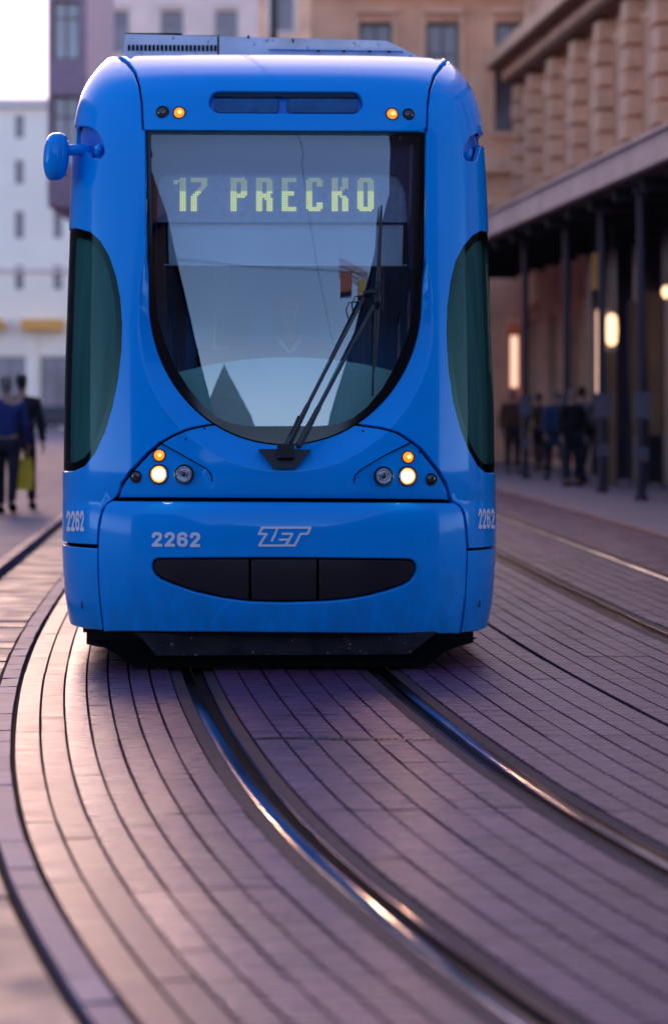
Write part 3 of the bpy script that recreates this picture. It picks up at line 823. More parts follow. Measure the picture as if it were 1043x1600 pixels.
lamp(248, 711, 9.5, 'amber', 'turn_signal', label='lit amber turn signal'); lamp(638, 714, 9.5, 'amber', 'turn_signal', label='lit amber turn signal')
lamp(247.5, 741, 14.5, 'lit', 'headlight', label='lit headlight'); lamp(637, 744, 14.5, 'lit', 'headlight', label='lit headlight')
lamp(287, 741, 14, 'clear', 'headlight', label='unlit clear headlight'); lamp(599.5, 744, 14, 'clear', 'headlight', label='unlit clear headlight')
lamp(211.5, 745, 9, 'smoke', 'rear_light', label='small dark lamp'); lamp(674, 749, 9, 'smoke', 'rear_light', label='small dark lamp')
for (x, y) in ((317, 668), (290, 686), (570, 672), (176, 893)):
    p, n = lamp_frame(x, y); lathe([(.006, -.002), (.006, .003), (.003, .004)], p, n, M['gap'], 'screw', tram, 10)

#@@LET
# lettering on the skin: small cells inside a drawn mask, laid on the curved surface
def seg_d(x, y, a, b):
    dx, dy = b[0] - a[0], b[1] - a[1]; t = max(0, min(1, ((x - a[0]) * dx + (y - a[1]) * dy) / (dx * dx + dy * dy + 1e-9)))
    return math.hypot(x - a[0] - dx * t, y - a[1] - dy * t)
def decal(nm, fn, x0, y0, x1, y1, cell, off, m, par):
    V = []; F = []; ix = {}; nx = int((x1 - x0) / cell) + 1; ny = int((y1 - y0) / cell) + 1
    # coarse corner inversion with bilinear interpolation
    g = {}
    G = 6
    for i in range(G + 1):
        for j in range(G + 1): g[i, j] = inv(x0 + (x1 - x0) * i / G, y0 + (y1 - y0) * j / G)
    def ab(x, y):
        u = (x - x0) / (x1 - x0) * G; v = (y - y0) / (y1 - y0) * G; i = min(G - 1, max(0, int(u))); j = min(G - 1, max(0, int(v))); u -= i; v -= j
        r = []
        for k in (0, 1): r.append((g[i, j][k] * (1 - u) + g[i + 1, j][k] * u) * (1 - v) + (g[i, j + 1][k] * (1 - u) + g[i + 1, j + 1][k] * u) * v)
        return r
    def vid(i, j):
        if (i, j) not in ix:
            ix[i, j] = len(V); a, b = ab(x0 + i * cell, y0 + j * cell); V.append(base(a, b) + bnormal(a, b) * off)
        return ix[i, j]
    for i in range(nx):
        for j in range(ny):
            if fn(x0 + (i + .5) * cell, y0 + (j + .5) * cell): F.append((vid(i, j), vid(i, j + 1), vid(i + 1, j + 1), vid(i + 1, j)))
    N = [None] * len(V)
    for (i, j), k in ix.items():
        a, b = ab(x0 + i * cell, y0 + j * cell); N[k] = tuple(bnormal(a, b))
    return obj(nm, V, F, m, par, normals=N)
def arcpts(cx, cy, rx_, ry_, a0, a1, n=10):
    return [(cx + rx_ * cos(radians(a0 + (a1 - a0) * i / n)), cy + ry_ * sin(radians(a0 + (a1 - a0) * i / n))) for i in range(n + 1)]
# digits in a 0..1 x 0..1.5 box, y down
G2 = [arcpts(.5, .42, .33, .27, 175, 375, 12) + [(.78, .62), (.20, 1.33)], [(.16, 1.35), (.86, 1.35)]]
G6 = [arcpts(.5, .40, .33, .26, -8, -172, 10) + [(.17, .5), (.17, 1.05)] + arcpts(.5, 1.07, .33, .28, 180, 0, 10) + [(.83, .92)] + arcpts(.5, .90, .33, .24, 0, -160, 8)]
def glyph_in(G, x, y, th):
    for pl in G:
        for a, b in zip(pl, pl[1:]):
            if seg_d(x, y, a, b) < th: return True
    return False
def number(x0, y0, wd, ht, pitch, text, cell, th, nm, label, skew=0):
    def fn(x, y):
        xx = (x - x0); yy = (y - y0 - skew * xx) / ht * 1.5; i = int(xx // pitch)
        if xx < 0 or i >= len(text): return False
        u = (xx - i * pitch) / wd
        if u < 0 or u > 1 or yy < 0 or yy > 1.5: return False
        return glyph_in({'2': G2, '6': G6}[text[i]], u, yy, th)
    o = decal(nm, fn, x0, y0 - 1, x0 + pitch * len(text), y0 + ht + 3, cell, .0145 if wd > 12 else .004, M['white'], tram)
    o['label'] = label
number(238.5, 831, 16.5, 23, 19.6, '2262', .62, .165, 'fleet_number', 'white number 2262 on the bumper', .01)
number(105, 798, 6.2, 32, 7.0, '2262', .5, .15, 'fleet_number', 'tall white number 2262 on the left corner')
number(746, 795, 5.6, 31, 6.4, '2262', .5, .15, 'fleet_number', 'tall white number 2262 on the right corner')
def zx(p): return (380 + p[0] / 8.02, 805 + p[1] / 8.02)
ZL = [[(235, 158), (838, 158), (800, 233), (715, 233), (640, 378), (200, 378), (290, 233), (195, 233), (240, 158)],
      [(432, 165), (360, 318)], [(505, 233), (610, 233), (525, 378)], [(465, 305), (560, 305)]]
ZLP = [[zx(p) for p in l] for l in ZL]
def zin(x, y):
    return any(seg_d(x, y, a, b) < 1.85 for pl in ZLP for a, b in zip(pl, pl[1:])) and 822.5 < y < 854
lg = decal('operator_logo', zin, 402, 821, 487, 855, .6, .0145, M['white'], tram); lg['label'] = 'white outlined slanted letters ZET'

SEL = [(247, 690), (285, 711), (322, 732), (330, 741), (331, 752)]; SER = [(640, 692), (600, 712), (563, 734), (554, 743), (553, 754)]
for SE in (SEL, SER):
    xs_ = [p[0] for p in SE]
    decal('recess_shade', lambda x, y: any(seg_d(x, y, a, b) < .9 for a, b in zip(SE, SE[1:])), min(xs_) - 3, 687, max(xs_) + 3, 757, .8, .0015, M['gap'], tram)  # dark line painted along the recess step as its shade
# mirror, left
mv = MB()
def yw(px, py, y):   # tram-local point at depth y seen at px,py
    Yw = 14 + y; X = (px - CX) * Yw / FPX; Z = CAMZ - (py - HY) * Yw / FPX
    q = RM.inverted() @ (Vector((X, Yw, Z)) - ROOT); return q
c = yw(88, 245, .62); sx, sz = 20 / 279., 37.5 / 279.; V = []; F = []; nu, nv = 22, 28
def sgp(v, e): return math.copysign(abs(v) ** e, v)
for i in range(nu + 1):
    ph = -pi / 2 + pi * i / nu
    for j in range(nv):
        th = 2 * pi * j / nv
        x = sgp(cos(th), .75) * sgp(cos(ph), .62); y = sgp(sin(th), .75) * sgp(cos(ph), .62); z = sgp(sin(ph), .85)
        k = 1 - .10 * (z < 0) * z * z
        bulge = -.10 * sz * (1 - z * z) * 0
        V.append(c + Vector((sx * x * k + .12 * sx * z, .10 * y * k, sz * z)))
for i in range(nu):
    for j in range(nv): F.append((i * nv + j, i * nv + (j + 1) % nv, (i + 1) * nv + (j + 1) % nv, (i + 1) * nv + j))
mir = recalc(obj('side_mirror', V, F, M['blue'], tram, True))
q = MB(); q.tube([yw(100, 234, .62), yw(112, 234, .62), yw(128, 233, .64), yw(140, 236, .72)], [.030, .032, .034, .04], 14)
q.build('mirror_stem', M['blue'], mir, True)
q = MB()
c1 = yw(91.5, 245, .62)
ringp = [c1 + Vector((.002 + .012 * sgp(sin(t), .85), .1025 * sgp(cos(t), .62), 1.01 * sz * sgp(sin(t), .85))) for t in [2 * pi * k / 40 for k in range(41)]]
q.tube(ringp, .0022, 6); q.build('mirror_seam', M['blue2'], mir, True)
q = MB(); q.box(c.x - .055, c.x + .05, c.y + .098, c.y + .104, c.z - .10, c.z + .10); q.build('mirror_glass', M['carglass'], mir)
# mirror bracket remnants in the pockets
for px, py in ((150, 232), (736, 240)):
    p = SP(px, py, -.02); q = MB(); q.tube([p + Vector((-.01, 0, -.03)), p + Vector((0, -.004, 0)), p + Vector((.01, 0, .03))], [.016, .022, .012], 10)
    q.build('mirror_bracket', M['blue'], tram, True)

# wipers
def wp(px, py, off): return SP(px, py, off)
hz = MB()
hp = [(404, 701), (486, 702), (462, 732), (427, 732)]
V = [SP(x, y, .03 if y > 710 else .055) for x, y in hp] + [SP(x, y, -.03) for x, y in hp]
hz.v = [tuple(v) for v in V]
for f in ((0, 1, 2, 3), (0, 4, 5, 1), (1, 5, 6, 2), (2, 6, 7, 3), (3, 7, 4, 0)): hz.face(f)
hz.box(*(lambda p: (p.x - .045, p.x + .045, p.y - .05, p.y + .02, p.z - .03, p.z + .045))(SP(446, 706, .05)))
wh = recalc(hz.build('wiper_housing', M['black'], tram))
def lerp2(a, b, t): return (a[0] + (b[0] - a[0]) * t, a[1] + (b[1] - a[1]) * t)
for (a, b, r0) in (((446, 700), (567, 466), .013), ((465, 699), (582, 478), .013)):
    pts = [lerp2(a, b, t) for t in (0, .02, .12, .28, .3, .5, .75, 1)]
    P = [wp(x, y, .075 + .01 * i / 7) for i, (x, y) in enumerate(pts)]
    q = MB(); q.tube(P, [.012, .018, .017, .013, .010, .009, .009, .009], 10); q.build('wiper_arm', M['wiper'], wh, True)
q = MB(); q.tube([wp(450, 684, .088), wp(458, 668, .092), wp(466, 650, .09)], .005, 8); q.build('wiper_link', M['wiper'], wh, True)
q = MB(); q.tube([wp(551, 494, .085), wp(547, 478, .11), wp(552, 466, .12), wp(566, 465, .1)], .0035, 8); q.build('washer_hose', M['black'], wh, True)
q = MB()
pts = [(596, 320, .004), (595, 340, .008), (593, 400, .011), (591, 462, .017), (589, 520, .014), (587, 565, .010), (585, 585, .005), (585, 617, .005)]
q.tube([wp(x, y, .035) for x, y, r in pts], [r for *_, r in pts], 10)
q.tube([wp(566, 460, .09), wp(578, 458, .085), wp(590, 455, .055)], [.012, .015, .014], 10)
q.tube([wp(591, 440, .05), wp(590, 470, .055), wp(589, 482, .05)], [.012, .022, .012], 10)
q.build('wiper_blade', M['black'], wh, True)

# ---- cab interior
q = MB(); q.box(-1.1, 1.1, 2.2, 2.25, .34, 3.35); q.build('cab_wall', M['cabback'], tram)
q = MB(); q.box(-1.1, 1.1, .42, 2.2, .32, .36); q.build('cab_floor', M['cabdark'], tram)
q = MB(); q.box(-1.05, 1.05, .80, 2.2, 3.10, 3.14); q.build('cab_ceiling', M['cabdark'], tram)
def plate(nm, pxpoly, y, th, m, par=tram, tilt=0.):
    P = [yw(x, yy, y) for x, yy in pxpoly]
    q = MB(); n = len(P); q.v = [tuple(p) for p in P] + [(p.x, p.y + th, p.z) for p in P]
    q.face(tuple(range(n))); q.face(tuple(range(n, 2 * n))[::-1])
    for i in range(n): q.face((i, (i + 1) % n, n + (i + 1) % n, n + i)[::-1])
    return recalc(q.build(nm, m, par))
hdr = plate('display_hood', [(222, 196), (672, 196), (672, 420), (640, 420), (634, 300), (622, 274), (600, 268), (262, 268), (249, 276), (246, 300), (244, 420), (222, 420)], .62, .02, M['cabdark'])
bd = plate('destination_display', [(240, 266), (636, 266), (636, 347), (240, 347)], .66, .03, M['board'])
FONT = {
 '1': ["  XX    ", "XXXX    ", "X XX    "] + ["  XX    "] * 0,
}
def glyph_rows(ch):
    H = 15; R = [[0] * 8 for _ in range(H)]
    def fill(x0, x1, y0, y1):
        for y in range(y0, y1):
            for x in range(x0, x1): R[y][x] = 1
    if ch == '1': fill(3, 6, 0, 15); fill(0, 3, 1, 2); fill(0, 2, 2, 3)
    if ch == '7':
        fill(0, 8, 0, 2)
        for k, (x, y) in enumerate(((5, 2), (5, 3), (4, 4), (3, 5), (2, 6), (1, 7), (0, 8))): fill(x, x + 3, y, y + 1)
        fill(0, 3, 8, 15)
    if ch == 'P': fill(0, 3, 0, 15); fill(3, 7, 0, 2); fill(5, 8, 1, 8); fill(3, 7, 7, 9)
    if ch == 'R':
        fill(0, 3, 0, 15); fill(3, 7, 0, 2); fill(5, 8, 1, 7); fill(3, 7, 7, 9); fill(5, 8, 9, 15); fill(4, 6, 8, 10)
    if ch == 'E': fill(0, 3, 0, 15); fill(3, 7, 0, 2); fill(3, 6, 6, 8); fill(3, 7, 13, 15)
    if ch == 'C': fill(0, 3, 1, 14); fill(1, 7, 0, 2); fill(1, 7, 13, 15); fill(5, 8, 1, 4); fill(5, 8, 11, 14)
    if ch == 'K': fill(0, 3, 0, 15); fill(5, 8, 0, 5); fill(4, 6, 4, 6); fill(3, 5, 6, 8); fill(4, 7, 8, 9); fill(5, 8, 9, 15)
    if ch == 'O': fill(0, 3, 1, 14); fill(1, 7, 0, 2); fill(1, 7, 13, 15); fill(5, 8, 1, 14)
    return R
led = MB()
for ch, x0 in (('1', 271), ('7', 298), ('P', 360), ('R', 400), ('E', 440), ('C', 478), ('K', 518), ('O', 558)):
    R = glyph_rows(ch)
    for j in range(15):
        for i in range(8):
            if R[j][i]:
                p = yw(x0 + 1.5 + i * 3.25, 279 + j * 3.5, .655); r = .0041
                led.box(p.x - r, p.x + r, p.y, p.y + .004, p.z - r * 1.08, p.z + r * 1.08, 1 if j < 6 else 0)
lo_ = led.build('led_text', None, bd, mats=[M['led'], M['leddim']]); lo_['label'] = 'yellow green dots reading 17 PRECKO'
bl_ = plate('sun_blind', [(262, 350), (630, 351), (628, 414), (264, 413)], .70, .006, M['blind'])
q = MB(); q.tube([yw(256, 413.5, .69), yw(636, 414.5, .69)], .006, 8); q.build('blind_bar', M['cabpale'], bl_, True)
plate('cab_post', [(333, 330), (360, 330), (359, 640), (333, 640)], 1.9, .06, M['cabpale'])
plate('cab_post', [(276, 330), (290, 330), (290, 640), (276, 640)], 2.0, .06, M['cabback'])
arch = [(244, 700)] + [(244 + 412 * i / 24, 592 - 34 * (1 - ((i - 12) / 12.) ** 2)) for i in range(25)] + [(650, 700)]
P_ = [yw(x, yy, .56 if yy > 650 else .98) for x, yy in arch]
q = MB(); n_ = len(P_); q.v = [tuple(p) for p in P_] + [(p.x, p.y + .12, p.z - .15) for p in P_]
q.face(tuple(range(n_))); q.face(tuple(range(n_, 2 * n_))[::-1])
for i in range(n_): q.face((i, (i + 1) % n_, n_ + (i + 1) % n_, n_ + i)[::-1])
recalc(q.build('dashboard', M['dash'], tram))
st = MB(); st.box(-.50, -.02, 1.45, 1.95, .80, .92); st.box(-.48, -.04, 1.86, 1.98, .92, 1.78); st.box(-.36, -.16, 1.88, 1.98, 1.80, 2.0); st.tube([(-.26, 1.7, .36), (-.26, 1.7, .8)], .05)
st.build('driver_seat', M['seat'], tram)

#@@PEOPLE
# ------------------------------------------------------------ people
def skin_mesh(name, chains, m, parent, sub=2):
    """chains: list of [(co, r), ...]; the first point of a chain may be a key of an earlier one (joined by identical co)"""
    V = []; R = []; E = []; key = {}
    for ch in chains:
        prev = None
        for co, r in ch:
            k = tuple(round(x, 4) for x in co)
            if k not in key: key[k] = len(V); V.append(co); R.append(r)
            i = key[k]
            if prev is not None: E.append((prev, i))
            prev = i
    me = bpy.data.meshes.new(name); me.from_pydata(V, E, []); me.update()
    o = bpy.data.objects.new(name, me); COL.objects.link(o); me.materials.append(m)
    sk = o.modifiers.new('skin', 'SKIN'); sk.use_smooth_shade = True
    for i, v in enumerate(me.skin_vertices[0].data):
        r = R[i]; v.radius = r if hasattr(r, '__len__') else (r, r)
    me.skin_vertices[0].data[0].use_root = True
    s2 = o.modifiers.new('sub', 'SUBSURF'); s2.levels = sub; s2.render_levels = sub
    if parent: o.parent = parent
    return o

def person(loc, rz, label, top, legs, hairm, pose='walk', h=1.75, phase=1, coat=0, group=None, hold=None, hood=False):
    e = empty('person', loc, rz, label, 'person', group); k = h / 1.75
    def sc(p): return (p[0] * k, p[1] * k, p[2] * k)
    pel = (0, 0, .95)
    sit = pose == 'sit'
    st_ = .0 if pose in ('stand', 'sit') else .26 * phase
    tor = [((0, 0, .95), (.15, .10)), ((0, .0, 1.10), (.135, .095)), ((0, .01, 1.28), (.16, .11)), ((0, .01, 1.42), (.14, .085)), ((0, .0, 1.50), (.055, .055)), ((0, -.01, 1.56), (.052, .055))]
    head = [((0, -.01, 1.56), (.052, .055)), ((0, -.02, 1.62), (.066, .080)), ((0, -.005, 1.69), (.078, .095)), ((0, 0, 1.745), (.055, .065))]
    nose = [((0, -.02, 1.62), (.066, .080)), ((0, -.105, 1.645), .014)]
    ears = [[((0, -.005, 1.69), (.078, .095)), ((s * .082, .0, 1.655), .014)] for s in (-1, 1)]
    body = [tor, head, nose]; jacket = [[(p, (r[0] + .022, r[1] + .03)) for p, r in tor[:4]] + [((0, .0, 1.475), (.085, .08))]]; tr = []
    fingers = []
    for s in (-1, 1):
        f = st_ * s
        if sit:
            hip = (s * .10, 0, .93); kn = (s * .14, -.45, .93); an = (s * .14, -.45, .50); toe = (s * .15, -.62, .45)
        else:
            hip = (s * .09, 0, .90); kn = (s * .10, -f * .55 - .02, .50); an = (s * .10, -f + (.03 if f < 0 else 0), .09 + (.05 if f < 0 else 0)); toe = (s * .11, -f - .15, .03 + (.0 if f < 0 else .02))
        body.append([(pel, (.15, .10)), (hip, .085), (kn, .055), (an, .038), (toe, .035)])
        tr.append([(pel, (.16, .12)), (hip, .105), (tuple((hip[i] + kn[i]) / 2 for i in range(3)), .092), (kn, .072), (tuple((kn[i] + an[i]) / 2 for i in range(3)), .066), (tuple(an[i] + (0, 0, .02)[i] for i in range(3)), .058)])
        sho = (s * .185, .01, 1.40)
        if sit: el = (s * .25, -.10, 1.16); wr_ = (s * .18, -.34, 1.12)
        elif hold == s: el = (s * .25, .02, 1.13); wr_ = (s * .27, -.02, .88)
        else: el = (s * .245, .5 * f * .5, 1.13); wr_ = (s * .25, f * .75 - .06, .90)
        d = Vector(wr_) - Vector(el); d.normalize()
        palm = tuple(Vector(wr_) + d * .06)
        body.append([((0, .01, 1.42), (.14, .085)), (sho, .055), (el, .040), (wr_, .027), (palm, (.035, .02))])
        jacket.append([((0, .01, 1.42), (.162, .115)), (sho, .082), (tuple((sho[i] + el[i]) / 2 for i in range(3)), .068), (el, .060), (wr_, .046)])
        for q_ in range(4):
            side = Vector((0, -1, 0)) if not sit else Vector((-s, 0, 0))
            b0 = Vector(palm) + side * (.027 - .018 * q_); ln = (.065, .075, .070, .055)[q_]
            body.append([(palm, (.035, .02)), (tuple(b0 + d * .03), .010), (tuple(b0 + d * (.03 + ln * .5) + Vector((-s * .006, 0, 0))), .009), (tuple(b0 + d * (.03 + ln) + Vector((-s * .022, 0, 0))), .007)])
        th0 = Vector(wr_) + d * .035 + (Vector((0, -.03, 0)) if not sit else Vector((-s * .03, 0, 0)))
        body.append([(palm, (.035, .02)), (tuple(th0), .011), (tuple(th0 + d * .05 + Vector((-s * .01, -.01, 0))), .008)])
    if coat: 
        jacket.append([(pel, (.172, .13)), ((0, 0, .95 - coat * .5), (.18, .15)), ((0, 0, .95 - coat), (.19, .165))])
    def S_(chs): return [[(sc(p), tuple(x * k for x in (r if hasattr(r, '__len__') else (r, r)))) for p, r in ch] for ch in chs]
    skin_mesh('body', S_(body), M['skin'], e)
    skin_mesh('coat' if coat else 'jacket', S_(jacket), top, e)
    skin_mesh('trousers', S_(tr), legs, e)
    hr = [[((0, .012, 1.775), (.050, .058)), ((0, .022, 1.715), (.088, .098)), ((0, .050, 1.64), (.074, .060)), ((0, .055, 1.58), (.05, .035))]]
    skin_mesh('hair', S_(hr), hairm, e)
    for s in (-1, 1):
        f = st_ * s
        if not sit:
            sh = MB(); ax = s * .11 * k; ay = -f * k; az = .05 if f < 0 else .0
            sh.tube([(ax, ay + .10 * k, az + .05), (ax, ay + .05 * k, az + .05), (ax, ay - .08 * k, az + .042), (ax, ay - .17 * k, az + .035), (ax, ay - .20 * k, az + .03)], [.02, .048, .046, .040, .018], 12)
            sh.build('shoe', M['gap'], e, True)
        ey = MB(); ey.tube([(s * .031 * k, -.088 * k, 1.668 * k), (s * .031 * k, -.096 * k, 1.668 * k)], [.010, .006], 10); ey.build('eye', M['hair'], e, True)
    mo = MB(); mo.tube([(-.024 * k, -.090 * k, 1.607 * k), (0, -.098 * k, 1.605 * k), (.024 * k, -.090 * k, 1.607 * k)], [.003, .006, .003], 8); mo.build('mouth', M['jbrown'], e, True)
    return e
def at(px, D, z=0): return ((px - CX) * D / FPX, D, z)

# driver in the cab
p = L2W(yw(452, 485, 1.62)); 
drv = person((p.x, p.y, .34 + .03), RZ, 'driver in a dark jacket with a pale collar, sitting behind the windscreen', M['jblue'], M['trouser'], M['hairgrey'], 'sit', 1.76)
drv.location.z = p.z - 1.66
q = MB(); q.tube([(-.07, -.06, 1.50), (-.04, -.10, 1.45), (0, -.13, 1.40), (.04, -.10, 1.45), (.07, -.06, 1.50)], [.02, .02, .012, .02, .02], 10); q.build('collar', M['jshirt'], drv, True)

# left footway
person(at(10, 33.2, .06), pi, 'person in a blue jacket walking away on the left footway, cut by the frame', M['jblue'], M['trouser'], M['hairgrey'], h=1.74, phase=1, hold=1)
p2 = person(at(34, 34.6, .06), pi, 'person in a black coat and dark trousers walking away beside the one in blue', M['jblack'], M['trouser'], M['hair'], h=1.78, phase=-1, coat=.12, hold=-1)
# yellow bag carried low by the one in black/blue
bg_ = empty('shopping_bag', at(38, 33.6, .36), .2, 'yellow shopping bag carried by the walkers on the left', 'bag')
q = MB(); q.prism([(-.10, 0), (.10, .0), (.12, .20), (.09, .40), (-.09, .40), (-.12, .20)], 'y', -.05, .05); o = recalc(q.build('bag_body', M['bag'], bg_))
q = MB(); q.tube([(-.06, 0, .39), (-.03, 0, .50), (.03, 0, .50), (.06, 0, .39)], .008, 8); q.build('handle', M['bag'], bg_, True)
# under the canopy
person(at(893, 46, .03), .4, 'person in a black coat standing between the second and third posts from the right', M['jblack'], M['trouser'], M['hair'], 'stand', 1.72, coat=.25)
person(at(909, 47.5, .03), 2.6, 'person in a grey coat walking under the canopy beside the one in black', M['jgrey'], M['trouser'], M['hair'], h=1.75, coat=.15)
person(at(868, 50, .03), 3.3, 'person in a long blue coat walking away under the canopy', M['jteal'], M['trouser'], M['hairgrey'], h=1.70, coat=.3)
person(at(800, 55, .03), .2, 'person in a brown coat near the tram, at the far end of the canopy', M['jbrown'], M['trouser'], M['hair'], 'stand', 1.76, coat=.3)
person(at(842, 57, .03), 2.9, 'person in a brown jacket walking behind the second post from the left', M['jbrown'], M['trouser'], M['hair'], h=1.68)

#@@BUILDINGS
# ------------------------------------------------------------ buildings
def frameT(ox, oy, dx, dy):
    d = Vector((dx, dy, 0)).normalized(); nrm = Vector((-d.y, d.x, 0))      # inward normal: left of direction
    def T(p): return Vector((ox, oy, 0)) + d * p[0] + nrm * p[1] + Vector((0, 0, p[2]))
    return T
def facade(e, T, L_, H, depth, wins, wallm, trimm, panem, roofm=None, rec=.25, trim=True, framem=None):
    """wins: list of (x0,x1,z0,z1[,pane material]) holes"""
    framem = framem or M['winframe']
    xs = sorted({0., L_} | {w_[0] for w_ in wins} | {w_[1] for w_ in wins}); zs = sorted({0., H} | {w_[2] for w_ in wins} | {w_[3] for w_ in wins})
    mb_ = MB()
    for i in range(len(xs) - 1):
        for j in range(len(zs) - 1):
            cx, cz = (xs[i] + xs[i + 1]) / 2, (zs[j] + zs[j + 1]) / 2
            if any(w_[0] < cx < w_[1] and w_[2] < cz < w_[3] for w_ in wins): continue
            k = len(mb_.v); mb_.v += [tuple(T(Vector(p))) for p in ((xs[i], 0, zs[j]), (xs[i + 1], 0, zs[j]), (xs[i + 1], 0, zs[j + 1]), (xs[i], 0, zs[j + 1]))]
            mb_.face((k, k + 1, k + 2, k + 3))
    for w_ in wins:
        x0, x1, z0, z1 = w_[:4]
        for q in (((x0, 0, z0), (x0, rec, z0), (x0, rec, z1), (x0, 0, z1)), ((x1, 0, z0), (x1, 0, z1), (x1, rec, z1), (x1, rec, z0)),
                  ((x0, 0, z0), (x1, 0, z0), (x1, rec, z0), (x0, rec, z0)), ((x0, 0, z1), (x0, rec, z1), (x1, rec, z1), (x1, 0, z1))):
            k = len(mb_.v); mb_.v += [tuple(T(Vector(p))) for p in q]; mb_.face((k, k + 1, k + 2, k + 3))
    # sides, back, top
    for q in (((0, 0, 0), (0, 0, H), (0, depth, H), (0, depth, 0)), ((L_, 0, 0), (L_, depth, 0), (L_, depth, H), (L_, 0, H)), ((0, depth, 0), (0, depth, H), (L_, depth, H), (L_, depth, 0)), ((0, 0, H), (L_, 0, H), (L_, depth, H), (0, depth, H))):
        k = len(mb_.v); mb_.v += [tuple(T(Vector(p))) for p in q]; mb_.face((k, k + 1, k + 2, k + 3))
    mb_.build('wall', wallm, e)
    for w_ in wins:
        x0, x1, z0, z1 = w_[:4]; pm = w_[4] if len(w_) > 4 else panem
        f = MB(); t = .07
        f.box(x0, x0 + t, rec - .06, rec, z0, z1, T=T); f.box(x1 - t, x1, rec - .06, rec, z0, z1, T=T)
        f.box(x0 + t, x1 - t, rec - .06, rec, z1 - t, z1, T=T); f.box(x0 + t, x1 - t, rec - .06, rec, z0, z0 + t, T=T)
        xm = (x0 + x1) / 2
        if x1 - x0 > .7: f.box(xm - .03, xm + .03, rec - .05, rec - .002, z0 + t, z1 - t, T=T)
        if z1 - z0 > 1.6: zq = z0 + (z1 - z0) * .7; f.box(x0 + t, xm - .03, rec - .045, rec - .002, zq, zq + .05, T=T); f.box(xm + .03, x1 - t, rec - .045, rec - .002, zq, zq + .05, T=T)
        fo = f.build('window', framem, e)
        p_ = MB(); k = 0; p_.v = [tuple(T(Vector(p))) for p in ((x0, rec + .001, z0), (x1, rec + .001, z0), (x1, rec + .001, z1), (x0, rec + .001, z1))]; p_.face((0, 1, 2, 3)); p_.build('pane', pm, fo)
        if trim:
            s_ = MB(); s_.box(x0 - .12, x1 + .12, -.14, -.003, z0 - .14, z0 - .003, T=T); s_.box(x0 - .10, x1 + .10, -.18, -.003, z1 + .20, z1 + .34, T=T)
            s_.box(x0 - .14, x0 - .003, -.06, -.003, z0, z1 + .2, T=T); s_.box(x1 + .003, x1 + .14, -.06, -.003, z0, z1 + .2, T=T)
            s_.build('sill', trimm, fo)

# right: long sandstone building along the street above the canopy.  facade line X = 10.7 - .09 D
FS = .09
T1 = frameT(10.7 - FS * 66, 66, FS, -1)         # runs from far (D=66) towards the camera
e = empty('corner_building', (10.7 - FS * 40, 40, 0), 0, 'tall sandstone building with rusticated piers and a heavy cornice, right above the canopy', 'building')
wins = []
n_b = 17
for i in range(n_b):
    x = 1.0 + i * 2.9
    wins.append((x, x + 1.35, 5.75, 8.7, M['curtain'])); wins.append((x + .1, x + 1.25, 10.9, 13.2)); wins.append((x, x + 1.35, .5, 3.6, M['shopdark'] if i % 3 else M['shopwarm']))
def T1i(p): q = T1(Vector((p[0], -p[1], p[2]))); return q
facade(e, T1, 50, 15.5, 12, wins, M['sand'], M['sand2'], M['panepale']) if False else None
def T1(p, ox=10.7 - FS * 66, oy=66):
    d = Vector((FS, -1, 0)).normalized(); n_ = Vector((1, FS, 0)).normalized()
    return Vector((ox, oy, 0)) + d * p[0] + n_ * p[1] + Vector((0, 0, p[2]))
facade(e, T1, 50, 15.5, 12, wins, M['sand'], M['sand2'], M['panepale'])
for i in range(n_b + 1):
    q = MB(); x = -.75 + i * 2.9; x = max(x, .05)
    for j in range(9):
        z = 5.3 + j * .47
        if x + .9 < 50: q.box(x + .12, x + .83, -.30 - (.04 if j % 2 else 0), -.003, z, z + .40, T=T1)
    if q.v: q.build('pier', M['sand2'], e)
q = MB(); q.box(0, 50, -.95, -.003, 9.95, 10.25, T=T1); q.box(0, 50, -.55, -.004, 9.65, 9.945, T=T1); q.box(0, 50, -.45, -.004, 5.0, 5.28, T=T1); q.build('cornice', M['sand2'], e)
q = MB(); q.box(0, 50, -.92, -.005, 9.90, 9.948, T=T1); q.box(0, 50, -.5, -.005, 9.55, 9.648, T=T1); q.build('cornice_soffit', M['sanddark'], e)  # cornice undersides coloured darker, the overhang's shade put into the colour
# far salmon building facing the camera
e = empty('salmon_building', (2.5, 66.6, 0), 0, 'salmon stone building closing the street, with tall windows above the tram roof', 'building')
def TF(x, y): return lambda p: Vector((x + p[0], y + p[1], p[2]))
wins = []
X0 = -.6
for cx in (1.05, 2.75, 4.50):
    wins.append((cx - .42 - X0, cx + .42 - X0, 8.4, 11.2)); wins.append((cx - .42 - X0, cx + .42 - X0, 12.8, 15.4))
for (a, b, z0, z1, mm) in ((4.42, 4.75, 1.85, 3.3, 'shoplit'), (5.08, 5.72, 1.5, 3.45, 'shoplit'), (5.98, 6.42, 1.85, 3.45, 'shoplit')):
    wins.append((a - X0, b - X0, z0, z1, M[mm]))
wins.append((1.0 - X0, 2.4 - X0, .5, 3.3, M['shopdark']))
wins.append((5.1 - X0, 5.75 - X0, 3.9, 5.0)); wins.append((6.0 - X0, 6.5 - X0, 3.9, 5.0))
facade(e, TF(X0, 66.4), 8.8, 18, 10, wins, M['sand'], M['sand2'], M['curtain'])
q = MB(); T_ = TF(X0, 66.4); q.box(0, 8.8, -.30, -.003, 7.35, 7.75, T=T_); q.box(0, 8.8, -.22, -.003, 6.5, 6.7, T=T_); q.box(0, 8.8, -.5, -.003, 11.95, 12.3, T=T_); q.box(0, 8.8, -.25, -.003, 5.2, 5.4, T=T_); q.build('cornice', M['sand2'], e)
